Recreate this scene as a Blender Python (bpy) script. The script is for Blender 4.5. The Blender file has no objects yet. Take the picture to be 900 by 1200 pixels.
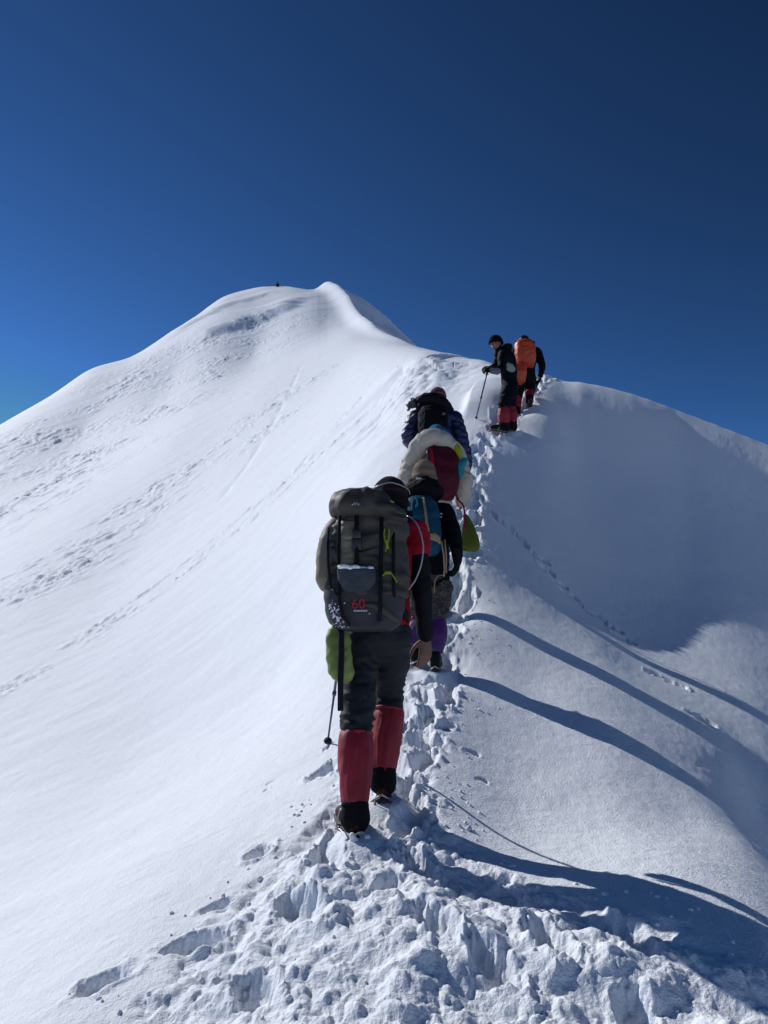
import bpy, bmesh, math, random
import numpy as np
from mathutils import Vector, Matrix
R = math.radians
random.seed(7)
QUALITY = 1.0
F_PX = 906.0
PITCH = R(12.0)
CP, SP = math.cos(PITCH), math.sin(PITCH)
SUN_AZ, SUN_EL = 53.0, 37.0          # degrees left of the walking direction, above the horizon
SUN = np.array([-math.sin(R(SUN_AZ))*math.cos(R(SUN_EL)), math.cos(R(SUN_AZ))*math.cos(R(SUN_EL)), math.sin(R(SUN_EL))])

def ray(px, py):
    """direction (x, y, z) with y scaled to 1 for a point of the photograph"""
    u = (px-450)/F_PX; w = (600-py)/F_PX
    Y = CP - w*SP; Z = SP + w*CP
    return u/Y, Z/Y
def P(px, py, d):
    u, v = ray(px, py)
    return (u*d, d, v*d)

# ------------------------------------------------------------------ terrain
# surveyed points of the mountain: forward distance and height, metres from the viewpoint
ctrl = []
def C(px, py, d): ctrl.append(P(px, py, d))
# trail
for t in [(430,1200,2.25),(432,1080,2.80),(430,975,3.5),(470,900,4.3),(500,840,5.0),(508,783,5.9),(528,719,7.0),(543,660,8.0),
          (553,611,9.0),(558,571,10.0),(572,537,10.9),(588,505,11.9),(612,473,12.9),(640,443,14.1)]: C(*t)
# left flank
for t in [(0,1200,2.68),(200,1200,2.45),(0,1100,3.65),(0,1000,5.6),(150,1100,3.0),(150,1000,4.4),(300,1000,3.6),(150,900,7.5),(300,900,5.2),
          (370,800,6.6),(330,780,8.2),(0,900,8.8),(0,810,13),(150,780,12),(300,680,12.5),(420,640,9.4),(0,720,20),(150,660,22),(300,560,23),(420,560,12.5),(440,500,17),
          (0,640,33),(100,580,38),(200,520,42),(300,460,48),(400,430,40),(460,440,22),(490,440,18.5),(540,440,17.5),
          (0,570,57),(100,500,75),(200,440,85),(300,400,90),(380,370,95),
          (0,497,112),(60,463,121),(110,431,130),(145,425,134),(200,398,147),(230,372,152),(260,350,158),(310,337,162),(345,340,160),(375,343,150),(385,337,140),
          (410,360,105),(425,378,80),(438,389,66),(470,401,48),(510,416,33),(545,421,23),(570,424,19.5),(600,434,16.5)]: C(*t)
# shaded side of the summit ridge
for t in [(425,347,140),(453,369,128),(485,400,108),(450,380,106),(470,396,90)]: C(*t)
# hump: each section runs from the gully floor up to its skyline
import numpy as _n
def section(px, pyb, db, pyt, dt, ts=(.0,.2,.4,.6,.8,1.0,1.15,1.35)):
    a, b = P(px, pyb, db), P(px, pyt, dt)
    s1 = (b[2]/dt)/((b[2]-a[2])/(dt-db))
    for t in ts:
        f = float(_n.interp(t, [0,.2,.4,.6,.75,.85,.93,1], [0,.152,.335,.545,.735,.868,.946,1])) if t <= 1 else 1+(t-1)*s1-1.6*(t-1)**2
        d = db+(dt-db)*t
        ctrl.append((a[0]+(b[0]-a[0])*t, d, a[2]+(b[2]-a[2])*f))
import numpy as _n
SEC0 = len(ctrl)
for px in (680, 700, 720, 740, 760, 780, 800, 820, 840, 860, 880, 900, 920, 960, 1010):
    pyb = _n.interp(px, [640,680,720,760,800,850,900,1010], [668,700,714,722,722,718,722,735])
    db = _n.interp(px, [640,760,900,1010], [8.35,8.6,9.1,9.3])
    pyt = _n.interp(px, [640,670,700,730,760,800,840,870,900,940,1010], [443,445,450.5,458,468,482.5,498,509.5,521,537,570])
    dt = _n.interp(px, [640,700,800,900,1010], [14.1,14.0,13.5,12.7,11.8])
    section(px, pyb, db, pyt, dt, (0,.2,.4,.6,.75,.88,1.0,1.15,1.35))
SEC1 = len(ctrl)
for t in [(600,600,9.7),(800,800,7.0),(850,800,7.3),(900,800,7.6),(900,880,6.1),(900,970,5.15),(850,890,5.65)]: C(*t)
# lit slope right of the trail
for t in [(620,720,7.3),(700,760,7.0),(620,800,6.0),(620,880,4.9),(715,868,5.18),(740,860,5.38),(700,800,6.2),(600,960,3.95),(700,960,4.02),(785,1073,2.85),(800,960,4.28),(870,990,4.12),
          (900,1040,3.47),(900,1110,2.72),(900,1200,2.4),(660,1200,2.3)]: C(*t)
# out of sight: behind the skylines, beside and behind the viewpoint
def XYZ(*p): ctrl.append(p)
for p in [(0,0,-1.52),(0,-2,-2.0),(0,-6,-3.4),(0,-20,-12),(-1,0.8,-1.45),(-2,0,-2.3),(-5,0,-4.6),(-12,0,-9.5),(-14,7,-7),(-35,15,-14),(-40,40,-3.5),(-80,80,6),(-100,30,-30),
          (1.2,0.5,-1.5),(2.2,1,-2.0),(4,1,-3.2),(8,2,-5),(5.2,4.5,-2.6),(7.5,8.5,-1.2),(11,8,-3.5),(16,12,-4),(30,12,-14),(30,30,-14),(-3,-8,-8),(3,-8,-7),
          (4.0,18,6.0),(6,18,4.4),(10,17,1.2),(12,26,-3),(20,50,-8),(5,32,9.5),(8,60,18),(30,100,10),(15,130,45),(60,150,10),
          (-60,190,52),(-90,190,40),(-25,220,90),(-110,170,22),(-130,130,12),(0,210,80),(40,220,50),(-10,180,84)]: XYZ(*p)
ctrl = np.array(ctrl, float)
def warp(x, y):
    r = np.sqrt(x*x+y*y)
    s = np.log1p(r/1.5)
    k = s/np.maximum(r, 1e-6)
    return x*k*1.6, y*k, r        # stretch sideways: features run along the ridge
wx, wy, wr = warp(ctrl[:,0], ctrl[:,1])
def phi(d2): return 0.5*d2*np.log(d2+1e-9)
N = len(ctrl)
A = np.zeros((N+3, N+3))
A[:N,:N] = phi((wx[:,None]-wx)**2+(wy[:,None]-wy)**2) + np.diag([2e-3 if SEC0 <= i < SEC1 else 2e-4 for i in range(N)])
A[:N,N] = 1; A[:N,N+1] = wx; A[:N,N+2] = wy; A[N:,:N] = A[:N,N:].T
W = np.linalg.solve(A, np.concatenate([ctrl[:,2]/(wr+3), [0,0,0]]))
def smooth(a, b, t):
    t = np.clip((t-a)/(b-a), 0, 1); return t*t*(3-2*t)
def base_h(x, y):
    x = np.asarray(x, float); y = np.asarray(y, float)
    sh = x.shape; x = x.ravel(); y = y.ravel()
    out = np.empty(len(x))
    for i in range(0, len(x), 60000):
        a, b, r = warp(x[i:i+60000], y[i:i+60000])
        a32, b32 = a.astype(np.float32), b.astype(np.float32)
        q = W[N]+W[N+1]*a+W[N+2]*b
        d2 = (a32[:,None]-wx.astype(np.float32))**2; d2 += (b32[:,None]-wy.astype(np.float32))**2
        ph = 0.5*d2*np.log(d2+1e-9)
        q = q + ph.astype(np.float64)@W[:N]
        z = q*(r+3)
        k = smooth(250, 900, r)
        out[i:i+60000] = z*(1-k) + k*(-300-60*np.sin(a*7)*np.cos(b*5))
    return out.reshape(sh)

CREST = np.array([P(*t)[:2] for t in [(372,333,165),(385,331,140),(398,338,125),(410,350,112),(424,368,92),(436,384,74),(441,389,66),(470,401,48),(510,416,33),(545,421,25)]])
_base0 = base_h
def signed(x, y, q):
    best = np.full(x.shape, 1e9); sg = np.zeros(x.shape); tt = np.zeros(x.shape)
    for k, ((ax, ay), (bx, by)) in enumerate(zip(q[:-1], q[1:])):
        vx, vy = bx-ax, by-ay; L = vx*vx+vy*vy
        t = np.clip(((x-ax)*vx+(y-ay)*vy)/L, 0, 1)
        ex, ey = x-ax-t*vx, y-ay-t*vy; d = np.hypot(ex, ey)
        m = d < best; best = np.where(m, d, best); sg = np.where(m, np.sign(vx*ey-vy*ex), sg); tt = np.where(m, k+t, tt)
    return best*sg, tt
def base_h(x, y):
    x = np.asarray(x, float); y = np.asarray(y, float)
    z = _base0(x, y)
    m = (y > 20) & (y < 190) & (np.abs(x) < 60)
    if m.any():
        xs, ys = x[m], y[m]
        s, t = signed(xs, ys, CREST)
        sc = ys/110.
        a = np.interp(t, [0,1,3,5,6,7,8,9], [0,2.0,2.0,1.4,1.0,.5,.2,0])*sc
        sn = -s/sc          # right of the crest positive
        lip = np.where(sn < 0, np.exp(sn/3.8), np.exp(-(sn/1.6)**2)) - .9*smooth(0, 14, sn)*smooth(60, 14, sn)
        z = z.copy(); z[m] += a*lip
    return z

# cornice band below the summit skyline: a step up in the snow, steep on its lower side
STEPS = [(np.array([(-26.5,99.5),(-23.9,101.9),(-21.0,105.0),(-19.4,107.6),(-17.2,109.3),(-15.3,111.5),(-14.3,115.1),(-14.4,122.8)]), 1.25, 2.4, 11.0),
         (np.array([(-34.5,108.5),(-31.4,115.5),(-29.5,121.5),(-26.5,127.5),(-22.5,131.0),(-18.0,131.5)]), 0.6, 1.8, 9.0)]
_base2 = base_h
def base_h(x, y):
    x = np.asarray(x, float); y = np.asarray(y, float)
    z = _base2(x, y)
    m = (y > 85) & (y < 160) & (x > -60) & (x < 0)
    if m.any():
        z = z.copy(); xs, ys = x[m], y[m]
        for q, A, w_, fade in STEPS:
            sd, tt = signed(xs, ys, q); n = len(q)-1
            sd = sd+.5*np.sin(tt*4.1)+.35*np.sin(tt*9.7+1)
            end = smooth(0, 1.2, tt)*smooth(n, n-1.2, tt)
            z[m] += A*end*smooth(-w_, w_, sd)*np.exp(-np.maximum(sd, 0)/fade)
    return z
SKYC = ([-40, 0, 62, 105, 150, 200, 228, 260, 300, 335, 372, 384, 402, 425, 453, 485, 520, 570], [-4.0, 5.8, 4.9, 1.2, 0.5, -1.3, -1.9, -1.5, 0.1, 1.1, 5.0, 8.1, 9.6, 9.6, 3.8, 3.5, 2.0, 0.0])
_base1 = base_h
def base_h(x, y):
    x = np.asarray(x, float); y = np.asarray(y, float)
    z = _base1(x, y)
    yy = np.maximum(y, 1e-3)
    m = (y > 12) & (y < 260)
    if m.any():
        z = z.copy(); xs, ys, zs = x[m], y[m], z[m]
        px = 450+906*xs/(ys*CP+zs*SP)
        c = np.zeros_like(px)
        for o, w_ in ((-7,.25),(0,.5),(7,.25)): c += w_*np.interp(px+o, SKYC[0], SKYC[1])
        z[m] = zs-c/906*1.12*ys*smooth(45, 100, ys)
    return z
# ------------------------------------------------------------------ noise
def _hash(ix, iy, s=0):
    h = (ix.astype(np.int64)*374761393 + iy.astype(np.int64)*668265263 + s*1274126177) & 0xffffffff
    h = ((h ^ (h >> 13))*1274126177) & 0xffffffff
    h = ((h ^ (h >> 16))*2246822519) & 0xffffffff
    return ((h ^ (h >> 15)) & 0xffffff)/float(0xffffff)
def gnoise(x, y, s=0):
    ix, iy = np.floor(x), np.floor(y); fx, fy = x-ix, y-iy
    ux = fx*fx*fx*(fx*(fx*6-15)+10); uy = fy*fy*fy*(fy*(fy*6-15)+10)
    def g(i, j):
        a = _hash(ix+i, iy+j, s)*2*math.pi
        return np.cos(a)*(fx-i)+np.sin(a)*(fy-j)
    a, b, c, d = g(0,0), g(1,0), g(0,1), g(1,1)
    return ((a*(1-ux)+b*ux)*(1-uy) + (c*(1-ux)+d*ux)*uy)*1.4
def fbm(x, y, oct=4, s=0, gain=.5):
    o = 0; a = 1
    for k in range(oct):
        o = o + a*gnoise(x*2**k+k*17.3, y*2**k-k*9.1, s+k); a *= gain
    return o
def clods(x, y, s=0, keep=1.0):
    """rounded lumps of random size lying close together: highest dome wins"""
    ix, iy = np.floor(x), np.floor(y); best = np.zeros_like(x)
    for i in (-1,0,1):
        for j in (-1,0,1):
            a, b = ix+i, iy+j
            cx = a+_hash(a,b,s); cy = b+_hash(a,b,s+1); rad = .3+.55*_hash(a,b,s+2)
            on = _hash(a,b,s+3) < keep
            st = .7+.6*_hash(a,b,s+4)
            d2 = ((x-cx)*st)**2+((y-cy)/st)**2
            best = np.maximum(best, np.where(on, np.maximum(rad*rad-d2, 0)/rad**.6, 0))
    return best

# ------------------------------------------------------------------ the trodden trail
TY  = [-6, 0, 1.6, 2.15, 2.5, 3.05, 3.3, 3.7, 4.2, 4.8, 5.6, 6.4, 7.2, 8.2, 9.3, 10.5, 11.9, 12.9, 14.1, 16.5]
TL  = [-1.4,-1.3,-1.1,-.84,-.72,-.62,-.50,-.38,-.26,-.05, .12, .24, .42, .66, .84, .98,1.40,1.95,2.75,3.4]
TR_ = [1.8,1.8,1.8,1.6,1.25, .72, .45, .30, .26, .40, .56, .70, .82, 1.00,1.16,1.46,2.05,2.65,3.50,4.4]
def trail_mask(x, y):
    l = np.interp(y, TY, TL); r = np.interp(y, TY, TR_)
    j = .10*fbm(x*4, y*4, 3, 50)+.06*gnoise(x*13, y*13, 51)
    d = np.minimum(x-l, r-x) + j*np.clip(np.interp(y, [2,5,16],[1,.8,.8]), 0, 1)
    return smooth(-.05, .10, d)
rng = np.random.RandomState(3)
PRINTS = []       # x, y, half length, half width, heading, depth
def pr(px, py, d, a, b, ang, dep): 
    p = P(px, py, d); PRINTS.append((p[0], p[1], a, b, ang, dep))
def hit(px, py, lo=1.2, hi=260):
    """first point of the base surface seen at a place of the photograph"""
    u, v = ray(px, py)
    d = np.exp(np.linspace(math.log(lo), math.log(hi), 1500))
    h = base_h(u*d, d)
    k = np.argmax(h > v*d)
    if not (h > v*d).any(): return None
    return (u*d[k], d[k], h[k])
# single prints and pits beside the trail (photo place, half length, half width, heading, depth)
for px, py, a, b, ang, dep in [(232,1102,.12,.055,.25,.055),(252,1062,.06,.03,.5,.03),(302,1000,.08,.06,1.2,.07),(262,1150,.03,.02,0,.02),
      (120,1150,.09,.06,.5,.04),(378,905,.08,.07,1,.10),(318,916,.03,.018,.3,.022),(312,925,.022,.016,.3,.02),
      (565,917,.035,.02,.1,.04),(552,882,.05,.025,.1,.04),(500,868,.11,.075,.5,.10),(525,850,.05,.04,.5,.05),(655,1118,.05,.05,1,.05),
      (355,945,.03,.008,1.7,.03),(383,878,.03,.02,1.0,.04)]:
    q = hit(px, py); PRINTS.append((q[0], q[1], a, b, ang, dep))
NSINGLE = len(PRINTS)
# the beaten footsteps: crowded near, a double line of steps further up
yy = 1.0
while yy < 18.5:
    l = np.interp(yy, TY, TL); r = np.interp(yy, TY, TR_); c = (l+r)/2; hw = (r-l)/2
    if yy < 3.2:
        for k in range(2): PRINTS.append((rng.uniform(l+.1, r-.1), yy+rng.uniform(-.15,.15), .14*rng.uniform(.7,1.1), .058, rng.uniform(.9,2.2), rng.uniform(.04,.08)))
        yy += .19
    elif yy < 7.5:
        for s in (-1,1): PRINTS.append((c+s*hw*.35+rng.uniform(-.06,.06), yy+rng.uniform(-.1,.1), .15, .065, rng.uniform(1.1,2.0), rng.uniform(.06,.11)))
        yy += .30
    else:
        for s in (-1,1):
            PRINTS.append((c+s*hw*.42+rng.uniform(-.07,.07), yy+s*.12+rng.uniform(-.05,.05), .18, .10, rng.uniform(1.0,1.9), rng.uniform(.06,.11)))
        yy += .40
# faint line of old steps going down the shaded flank
for (px, py) in [(575,600),(588,612),(598,622),(612,634),(620,645),(632,655),(642,670),(655,683),(668,697),(683,712),(700,722),(716,735),(730,748),(770,790),(790,800),(825,845)]:
    q = hit(px, py)
    if q: PRINTS.append((q[0], q[1], .11, .05, -.6+rng.uniform(-.4,.4), .05))
# ------------------------------------------------------------------ rubble tracks down the left flank
TRACKS = []       # polylines in plan with width (m), height of lumps (m), size of lumps (m), density
def track(pts, w, amp, size, dens):
    q = [hit(a, b) for a, b in pts]; q = [p[:2] for p in q if p]
    TRACKS.append((np.array(q), w, amp, size, dens))
track([(452,440),(400,492),(340,560),(280,612),(200,675),(110,740),(0,812)], .42, .085, .13, .42)
track([(452,462),(395,515),(330,580),(270,628),(190,690),(100,757),(0,828)], .25, .07, .12, .42)
track([(440,452),(370,520),(300,590),(230,648),(150,708),(60,768),(0,806)], .12, .08, .14, .5)
track([(0,700),(60,665),(120,625),(180,578),(250,528),(310,480),(370,440)], 2.0, .14, .26, .38)
track([(0,725),(60,685),(130,640),(200,590),(270,540),(330,490)], 1.4, .12, .22, .38)
track([(0,545),(60,505),(130,462),(200,420),(260,385)], 9, .28, .5, .36)
track([(0,608),(60,565),(120,525),(190,480),(260,430),(310,395)], 7, .25, .45, .32)
track([(258,585),(290,545),(315,505),(340,458),(352,430)], .25, .10, .5, .9)
def seg_dist(x, y, q):
    best = np.full(x.shape, 1e9)
    for (ax, ay), (bx, by) in zip(q[:-1], q[1:]):
        vx, vy = bx-ax, by-ay; L = vx*vx+vy*vy+1e-9
        t = np.clip(((x-ax)*vx+(y-ay)*vy)/L, 0, 1)
        best = np.minimum(best, np.hypot(x-ax-t*vx, y-ay-t*vy))
    return best
# drifts: a line in plan, height, gentle width (left / uphill), steep width (right / downhill)
DRIFTS = []
LIP = hit(487, 447)
def drift(pts, A, wg, ws):
    q = [hit(a, b) for a, b in pts]; DRIFTS.append((np.array([p[:2] for p in q if p]), A, wg, ws))
drift([(563,452),(556,462),(551,478),(546,495)], .20, .9, .13)
drift([(457,455),(464,440),(478,430),(498,429),(512,424)], .20, 1.2, .5)
# faint straight runnels: direction down the flank in plan
FALL = np.array([-.75, -.66])
def detail(x, y):
    x = np.asarray(x, float); y = np.asarray(y, float); r = np.hypot(x, y)
    z = np.zeros_like(x)
    # wind texture
    z += .012*fbm(x*1.1, y*1.1, 3, 5)*smooth(0, 3, r)*(r < 60)
    near = r < 14
    if near.any():
        xn, yn = x[near], y[near]
        z[near] += .0022*fbm(xn*14, yn*14, 3, 9)
    # broad undulation of the left flank, stretched along the fall line
    fl = (x < .12*y+.3) & (r > 3)
    a = (x*FALL[1]-y*FALL[0]); b = (x*FALL[0]+y*FALL[1])
    amp = np.clip(r*.0016, 0, .25)*smooth(3, 12, r)*smooth(.12*y, .12*y-.15*y-1, x)
    lr = np.log(np.maximum(r, 1))
    z += fl*amp*(.28*fbm(a*2.2, b*.09, 2, 21)*smooth(40, 12, r) + .45*fbm(a*.12, b*.012, 2, 22)+.22*fbm(a*.6,b*.05,2,23))
    for q, A, wg, ws in DRIFTS:
        lo, hi = q.min(0)-wg*3, q.max(0)+wg*3
        s = (x > lo[0]) & (x < hi[0]) & (y > lo[1]) & (y < hi[1])
        if not s.any(): continue
        sd, tt = signed(x[s], y[s], q); n = len(q)-1
        sd = sd+.25*wg*gnoise(x[s]/wg*.8, y[s]/wg*.8, 66)*.4
        end = smooth(0, .8, tt)*smooth(n, n-.8, tt)
        z[s] += A*end*np.where(sd > 0, np.exp(-(sd/wg)**2), np.exp(-(sd/ws)**2))
    # broken, wind-carved snow under the first step of the ridge
    if len(x) > 1 or True:
        c0 = LIP; dd = np.hypot((x-c0[0])/1.6, (y-c0[1])/2.6); s = dd < 2
        if s.any():
            xs, ys = x[s], y[s]
            z[s] += (  .20*clods(xs*1.6, ys*1.6, 130, .7)+.11*clods(xs*4, ys*4, 134, .6)+.05*fbm(xs*1.5, ys*1.5, 4, 136))*np.exp(-dd[s]**2*1.3)
    # trail
    t = (y > -6) & (y < 20) & (x > -2.2) & (x < 6)
    if t.any():
        xt, yt = x[t], y[t]
        m = trail_mask(xt, yt); s = m > .001
        h = np.zeros_like(xt)
        xs, ys = xt[s], yt[s]
        wob = .018*gnoise(xs*9, ys*9, 61); wob2 = .018*gnoise(xs*9, ys*9, 62)
        X, Y_ = xs+wob, ys+wob2
        amp = np.interp(ys, [2,4,5,6.5,12], [1,.9,.6,.38,.30])
        hh = -.028 + .040*fbm(xs*2.4, ys*2.4, 2, 63)
        hh += .056*clods(xs*4.2, ys*4.2, 70, .5)
        hh += .038*clods(X*8.5+3, Y_*8.5, 75, .55)
        hh +=   .021*clods(X*18, Y_*18+5, 80, .55)
        hh += .009*clods(X*38, Y_*38, 85, .55) + .0035*clods(X*80, Y_*80, 87, .6) + .004*fbm(X*24, Y_*24, 2, 88)
        h[s] = hh*amp*m[s]
        for k, (cx, cy, la, lb, ang, dep) in enumerate(PRINTS):
            R_ = la*2.2
            near_ = (abs(xt-cx) < R_) & (abs(yt-cy) < R_)
            if not near_.any(): continue
            dx, dy = xt[near_]-cx, yt[near_]-cy
            c, sn = math.cos(ang), math.sin(ang)
            e1 = (dx*c+dy*sn)/la; e2 = (-dx*sn+dy*c)/lb
            wv = .26*gnoise(dx*11+k, dy*11-k, 90)+.16*gnoise(dx*31+k, dy*31-k, 91)+.08*gnoise(dx*70+k, dy*70-k, 92)
            e = np.sqrt(e1*e1+e2*e2)+wv
            pit = 1-smooth(.60, 1.12, e)
            rim = np.exp(-((e-1.28)/.2)**2)*np.clip(.3+gnoise(dx*14-k, dy*14+k, 93), 0, 1)
            keep = h[near_]*(1-.55*pit)
            h[near_] = keep - dep*pit*(1+.25*gnoise(dx*22, dy*22, 94+k)) + dep*.30*rim
        z[t] += h
    # prints beyond the trail box (shaded flank)
    for k, (cx, cy, la, lb, ang, dep) in enumerate(PRINTS):
        if cx < 6 and cx > -2.2: continue
        n_ = (abs(x-cx) < .4) & (abs(y-cy) < .4)
        if n_.any(): z[n_] -= dep*np.exp(-((x[n_]-cx)**2+(y[n_]-cy)**2)/.01)
    for i, (q, w, am, size, dens) in enumerate(TRACKS):
        lo, hi = q.min(0)-w*2, q.max(0)+w*2
        s = (x > lo[0]) & (x < hi[0]) & (y > lo[1]) & (y < hi[1])
        if not s.any(): continue
        xs, ys = x[s], y[s]
        d = seg_dist(xs, ys, q)
        near_ = d < w*1.6
        xs, ys, d = xs[near_], ys[near_], d[near_]
        m = np.exp(-(d/w)**2)*smooth(-.45, .45, gnoise(xs/size/14, ys/size/14, 30+i)+.05)
        A_ = (xs*FALL[1]-ys*FALL[0]); B_ = (xs*FALL[0]+ys*FALL[1])
        wob = size*.5*gnoise(xs/size*.7, ys/size*.7, 35+i)
        if i == 7:
            hh = -.05*np.exp(-(d/.16)**2)
            hh = hh*smooth(-.3,.3,gnoise(B_*.8, A_*.1, 33)+.15)
        else:
            L_ = clods((A_+wob)/size, B_/size/1.8, 100+i*7, dens)
            L2 = clods((A_-wob)/size*2.3, B_/size*1.4, 103+i*7, dens)
            hh = m*(am*1.15*L_ + am*.6*L2 - am*.30*smooth(.1,.6,gnoise(A_/size*1.1, B_/size/9, 44+i)))
        tmp = np.zeros(len(near_)); tmp[near_] = hh
        z[s] += tmp
    return z
# where boots stand: the snow under each one is trodden to the sole (ankle place in the photo, distance)
ANK = dict(a=((416,953,3.49),(449,911,3.74)), b=((487,764,6.14),(510,770,6.02)), c=((497,704,7.36),(517,709,7.28)),
           d=((502,622,8.68),(519,625,8.6)), e=((591,499,11.80),(600,498,12.02)), f=((606,481,12.85),))
STANCE = []
for v_ in ANK.values():
    for t_ in v_:
        p_ = P(*t_); STANCE.append((p_[0], p_[1]+.05, p_[2]-.098))

def surface(x, y):
    z = base_h(x, y)+detail(x, y)
    for cx, cy, cz in STANCE:
        m = (np.abs(x-cx) < .8) & (np.abs(y-cy) < .8)
        if not m.any(): continue
        d = np.hypot((x[m]-cx)/.8, y[m]-cy)
        w_ = np.exp(-(d/.17)**4); lift = np.exp(-(d/.38)**2)
        b = base_h(x[m], y[m]); gap = cz-float(base_h(np.array([cx]), np.array([cy]))[0])
        z1 = z[m]+gap*lift*(1-w_)
        z[m] = z1*(1-w_)+(cz+.18*(z[m]-b)*0+.35*(b-float(base_h(np.array([cx]), np.array([cy]))[0])))*w_
    return z
def H(x, y):
    """height of the finished snow at a place"""
    x = np.atleast_1d(np.asarray(x, float)); y = np.atleast_1d(np.asarray(y, float))
    return surface(x, y)

# ------------------------------------------------------------------ object helpers
COL = bpy.context.scene.collection
def link(o, parent=None):
    COL.objects.link(o)
    if parent is not None: o.parent = parent
    return o
def tag(o, label=None, cat=None, group=None, kind=None):
    if label: o['label'] = label
    if cat: o['category'] = cat
    if group: o['group'] = group
    if kind: o['kind'] = kind
    return o

# ------------------------------------------------------------------ materials
def new_mat(name):
    m = bpy.data.materials.new(name); m.use_nodes = True
    nt = m.node_tree; b = nt.nodes['Principled BSDF']
    return m, nt, b
def snow_material():
    m, nt, b = new_mat('snow')
    N_ = nt.nodes.new; L_ = nt.links.new
    tc = N_('ShaderNodeTexCoord')
    b.inputs['Roughness'].default_value = .8
    b.inputs['Specular IOR Level'].default_value = .18
    b.inputs['Base Color'].default_value = (.85,.885,.93,1)
    b.inputs['Subsurface Weight'].default_value = 0
    # grain: crystals seen near by, coarser crust further out
    n1 = N_('ShaderNodeTexNoise'); n1.inputs['Scale'].default_value = 95; n1.inputs['Detail'].default_value = 3; n1.inputs['Roughness'].default_value = .7
    n2 = N_('ShaderNodeTexNoise'); n2.inputs['Scale'].default_value = 9; n2.inputs['Detail'].default_value = 5; n2.inputs['Roughness'].default_value = .6
    n3 = N_('ShaderNodeTexNoise'); n3.inputs['Scale'].default_value = .9; n3.inputs['Detail'].default_value = 6; n3.inputs['Roughness'].default_value = .6
    for n in (n1, n2, n3): L_(tc.outputs['Object'], n.inputs['Vector'])
    b1 = N_('ShaderNodeBump'); b1.inputs['Strength'].default_value = .75; b1.inputs['Distance'].default_value = .010
    b2 = N_('ShaderNodeBump'); b2.inputs['Strength'].default_value = .35; b2.inputs['Distance'].default_value = .018
    b3 = N_('ShaderNodeBump'); b3.inputs['Strength'].default_value = .35; b3.inputs['Distance'].default_value = .06
    L_(n1.outputs['Fac'], b1.inputs['Height']); L_(n2.outputs['Fac'], b2.inputs['Height']); L_(n3.outputs['Fac'], b3.inputs['Height'])
    L_(b3.outputs['Normal'], b2.inputs['Normal']); L_(b2.outputs['Normal'], b1.inputs['Normal']); L_(b1.outputs['Normal'], b.inputs['Normal'])
    return m
SNOW = snow_material()

# ------------------------------------------------------------------ the mountain as one sheet
def build_mountain():
    q = QUALITY
    ths = np.concatenate([np.linspace(-180, -34, 90, endpoint=False), np.linspace(-34, -28, 40, endpoint=False),
                          np.linspace(-28, 28.5, int(980*q), endpoint=False), np.linspace(28.5, 40, 70, endpoint=False), np.linspace(40, 180, 90, endpoint=False)])
    rs = np.concatenate([np.linspace(.25, 1.9, 20, endpoint=False), np.exp(np.linspace(math.log(1.9), math.log(4.2), int(330*q), endpoint=False)),
                         np.exp(np.linspace(math.log(4.2), math.log(200), int(900*q), endpoint=False)),
                         np.exp(np.linspace(math.log(200), math.log(4000), 60))])
    T, RR = np.meshgrid(np.radians(ths), rs)
    x = (np.sin(T)*RR).ravel(); y = (np.cos(T)*RR).ravel()
    z = surface(x, y)
    nt_, nr = len(ths), len(rs)
    co = np.stack([x, y, z], 1)
    co = np.concatenate([co, [[0,0,float(base_h(np.array([0.]),np.array([0.]))[0])]]])
    i = np.arange(nr-1)[:,None]*nt_; j = np.arange(nt_)[None]; j2 = (j+1) % nt_
    quads = np.stack([i+j, i+nt_+j, i+nt_+j2, i+j2], -1).reshape(-1, 4)[:, ::-1]
    quads = quads[:, ::-1]
    c = len(co)-1
    jj = np.arange(nt_); tris = np.stack([np.full(nt_, c), jj, (jj+1) % nt_], 1)
    me = bpy.data.meshes.new('snow_ridge')
    me.vertices.add(len(co)); me.vertices.foreach_set('co', co.astype(np.float32).ravel())
    loops = np.concatenate([quads.ravel(), tris.ravel()]).astype(np.int32)
    me.loops.add(len(loops)); me.loops.foreach_set('vertex_index', loops)
    starts = np.concatenate([np.arange(len(quads))*4, len(quads)*4+np.arange(len(tris))*3]).astype(np.int32)
    me.polygons.add(len(starts)); me.polygons.foreach_set('loop_start', starts)
    try: me.polygons.foreach_set('loop_total', np.concatenate([np.full(len(quads),4), np.full(len(tris),3)]).astype(np.int32))
    except Exception: pass
    me.polygons.foreach_set('use_smooth', np.ones(len(starts), bool))
    me.update(calc_edges=True); me.validate()
    me.materials.append(SNOW)
    o = link(bpy.data.objects.new('snow_ridge', me))
    tag(o, 'sunlit white snow ridge with a trodden trail rising to the summit', 'mountain', kind='structure')
    # make sure the faces look up
    n = me.polygons[len(quads)//2].normal
    if n.z < 0: me.flip_normals()
    return o
ridge = build_mountain()

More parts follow.
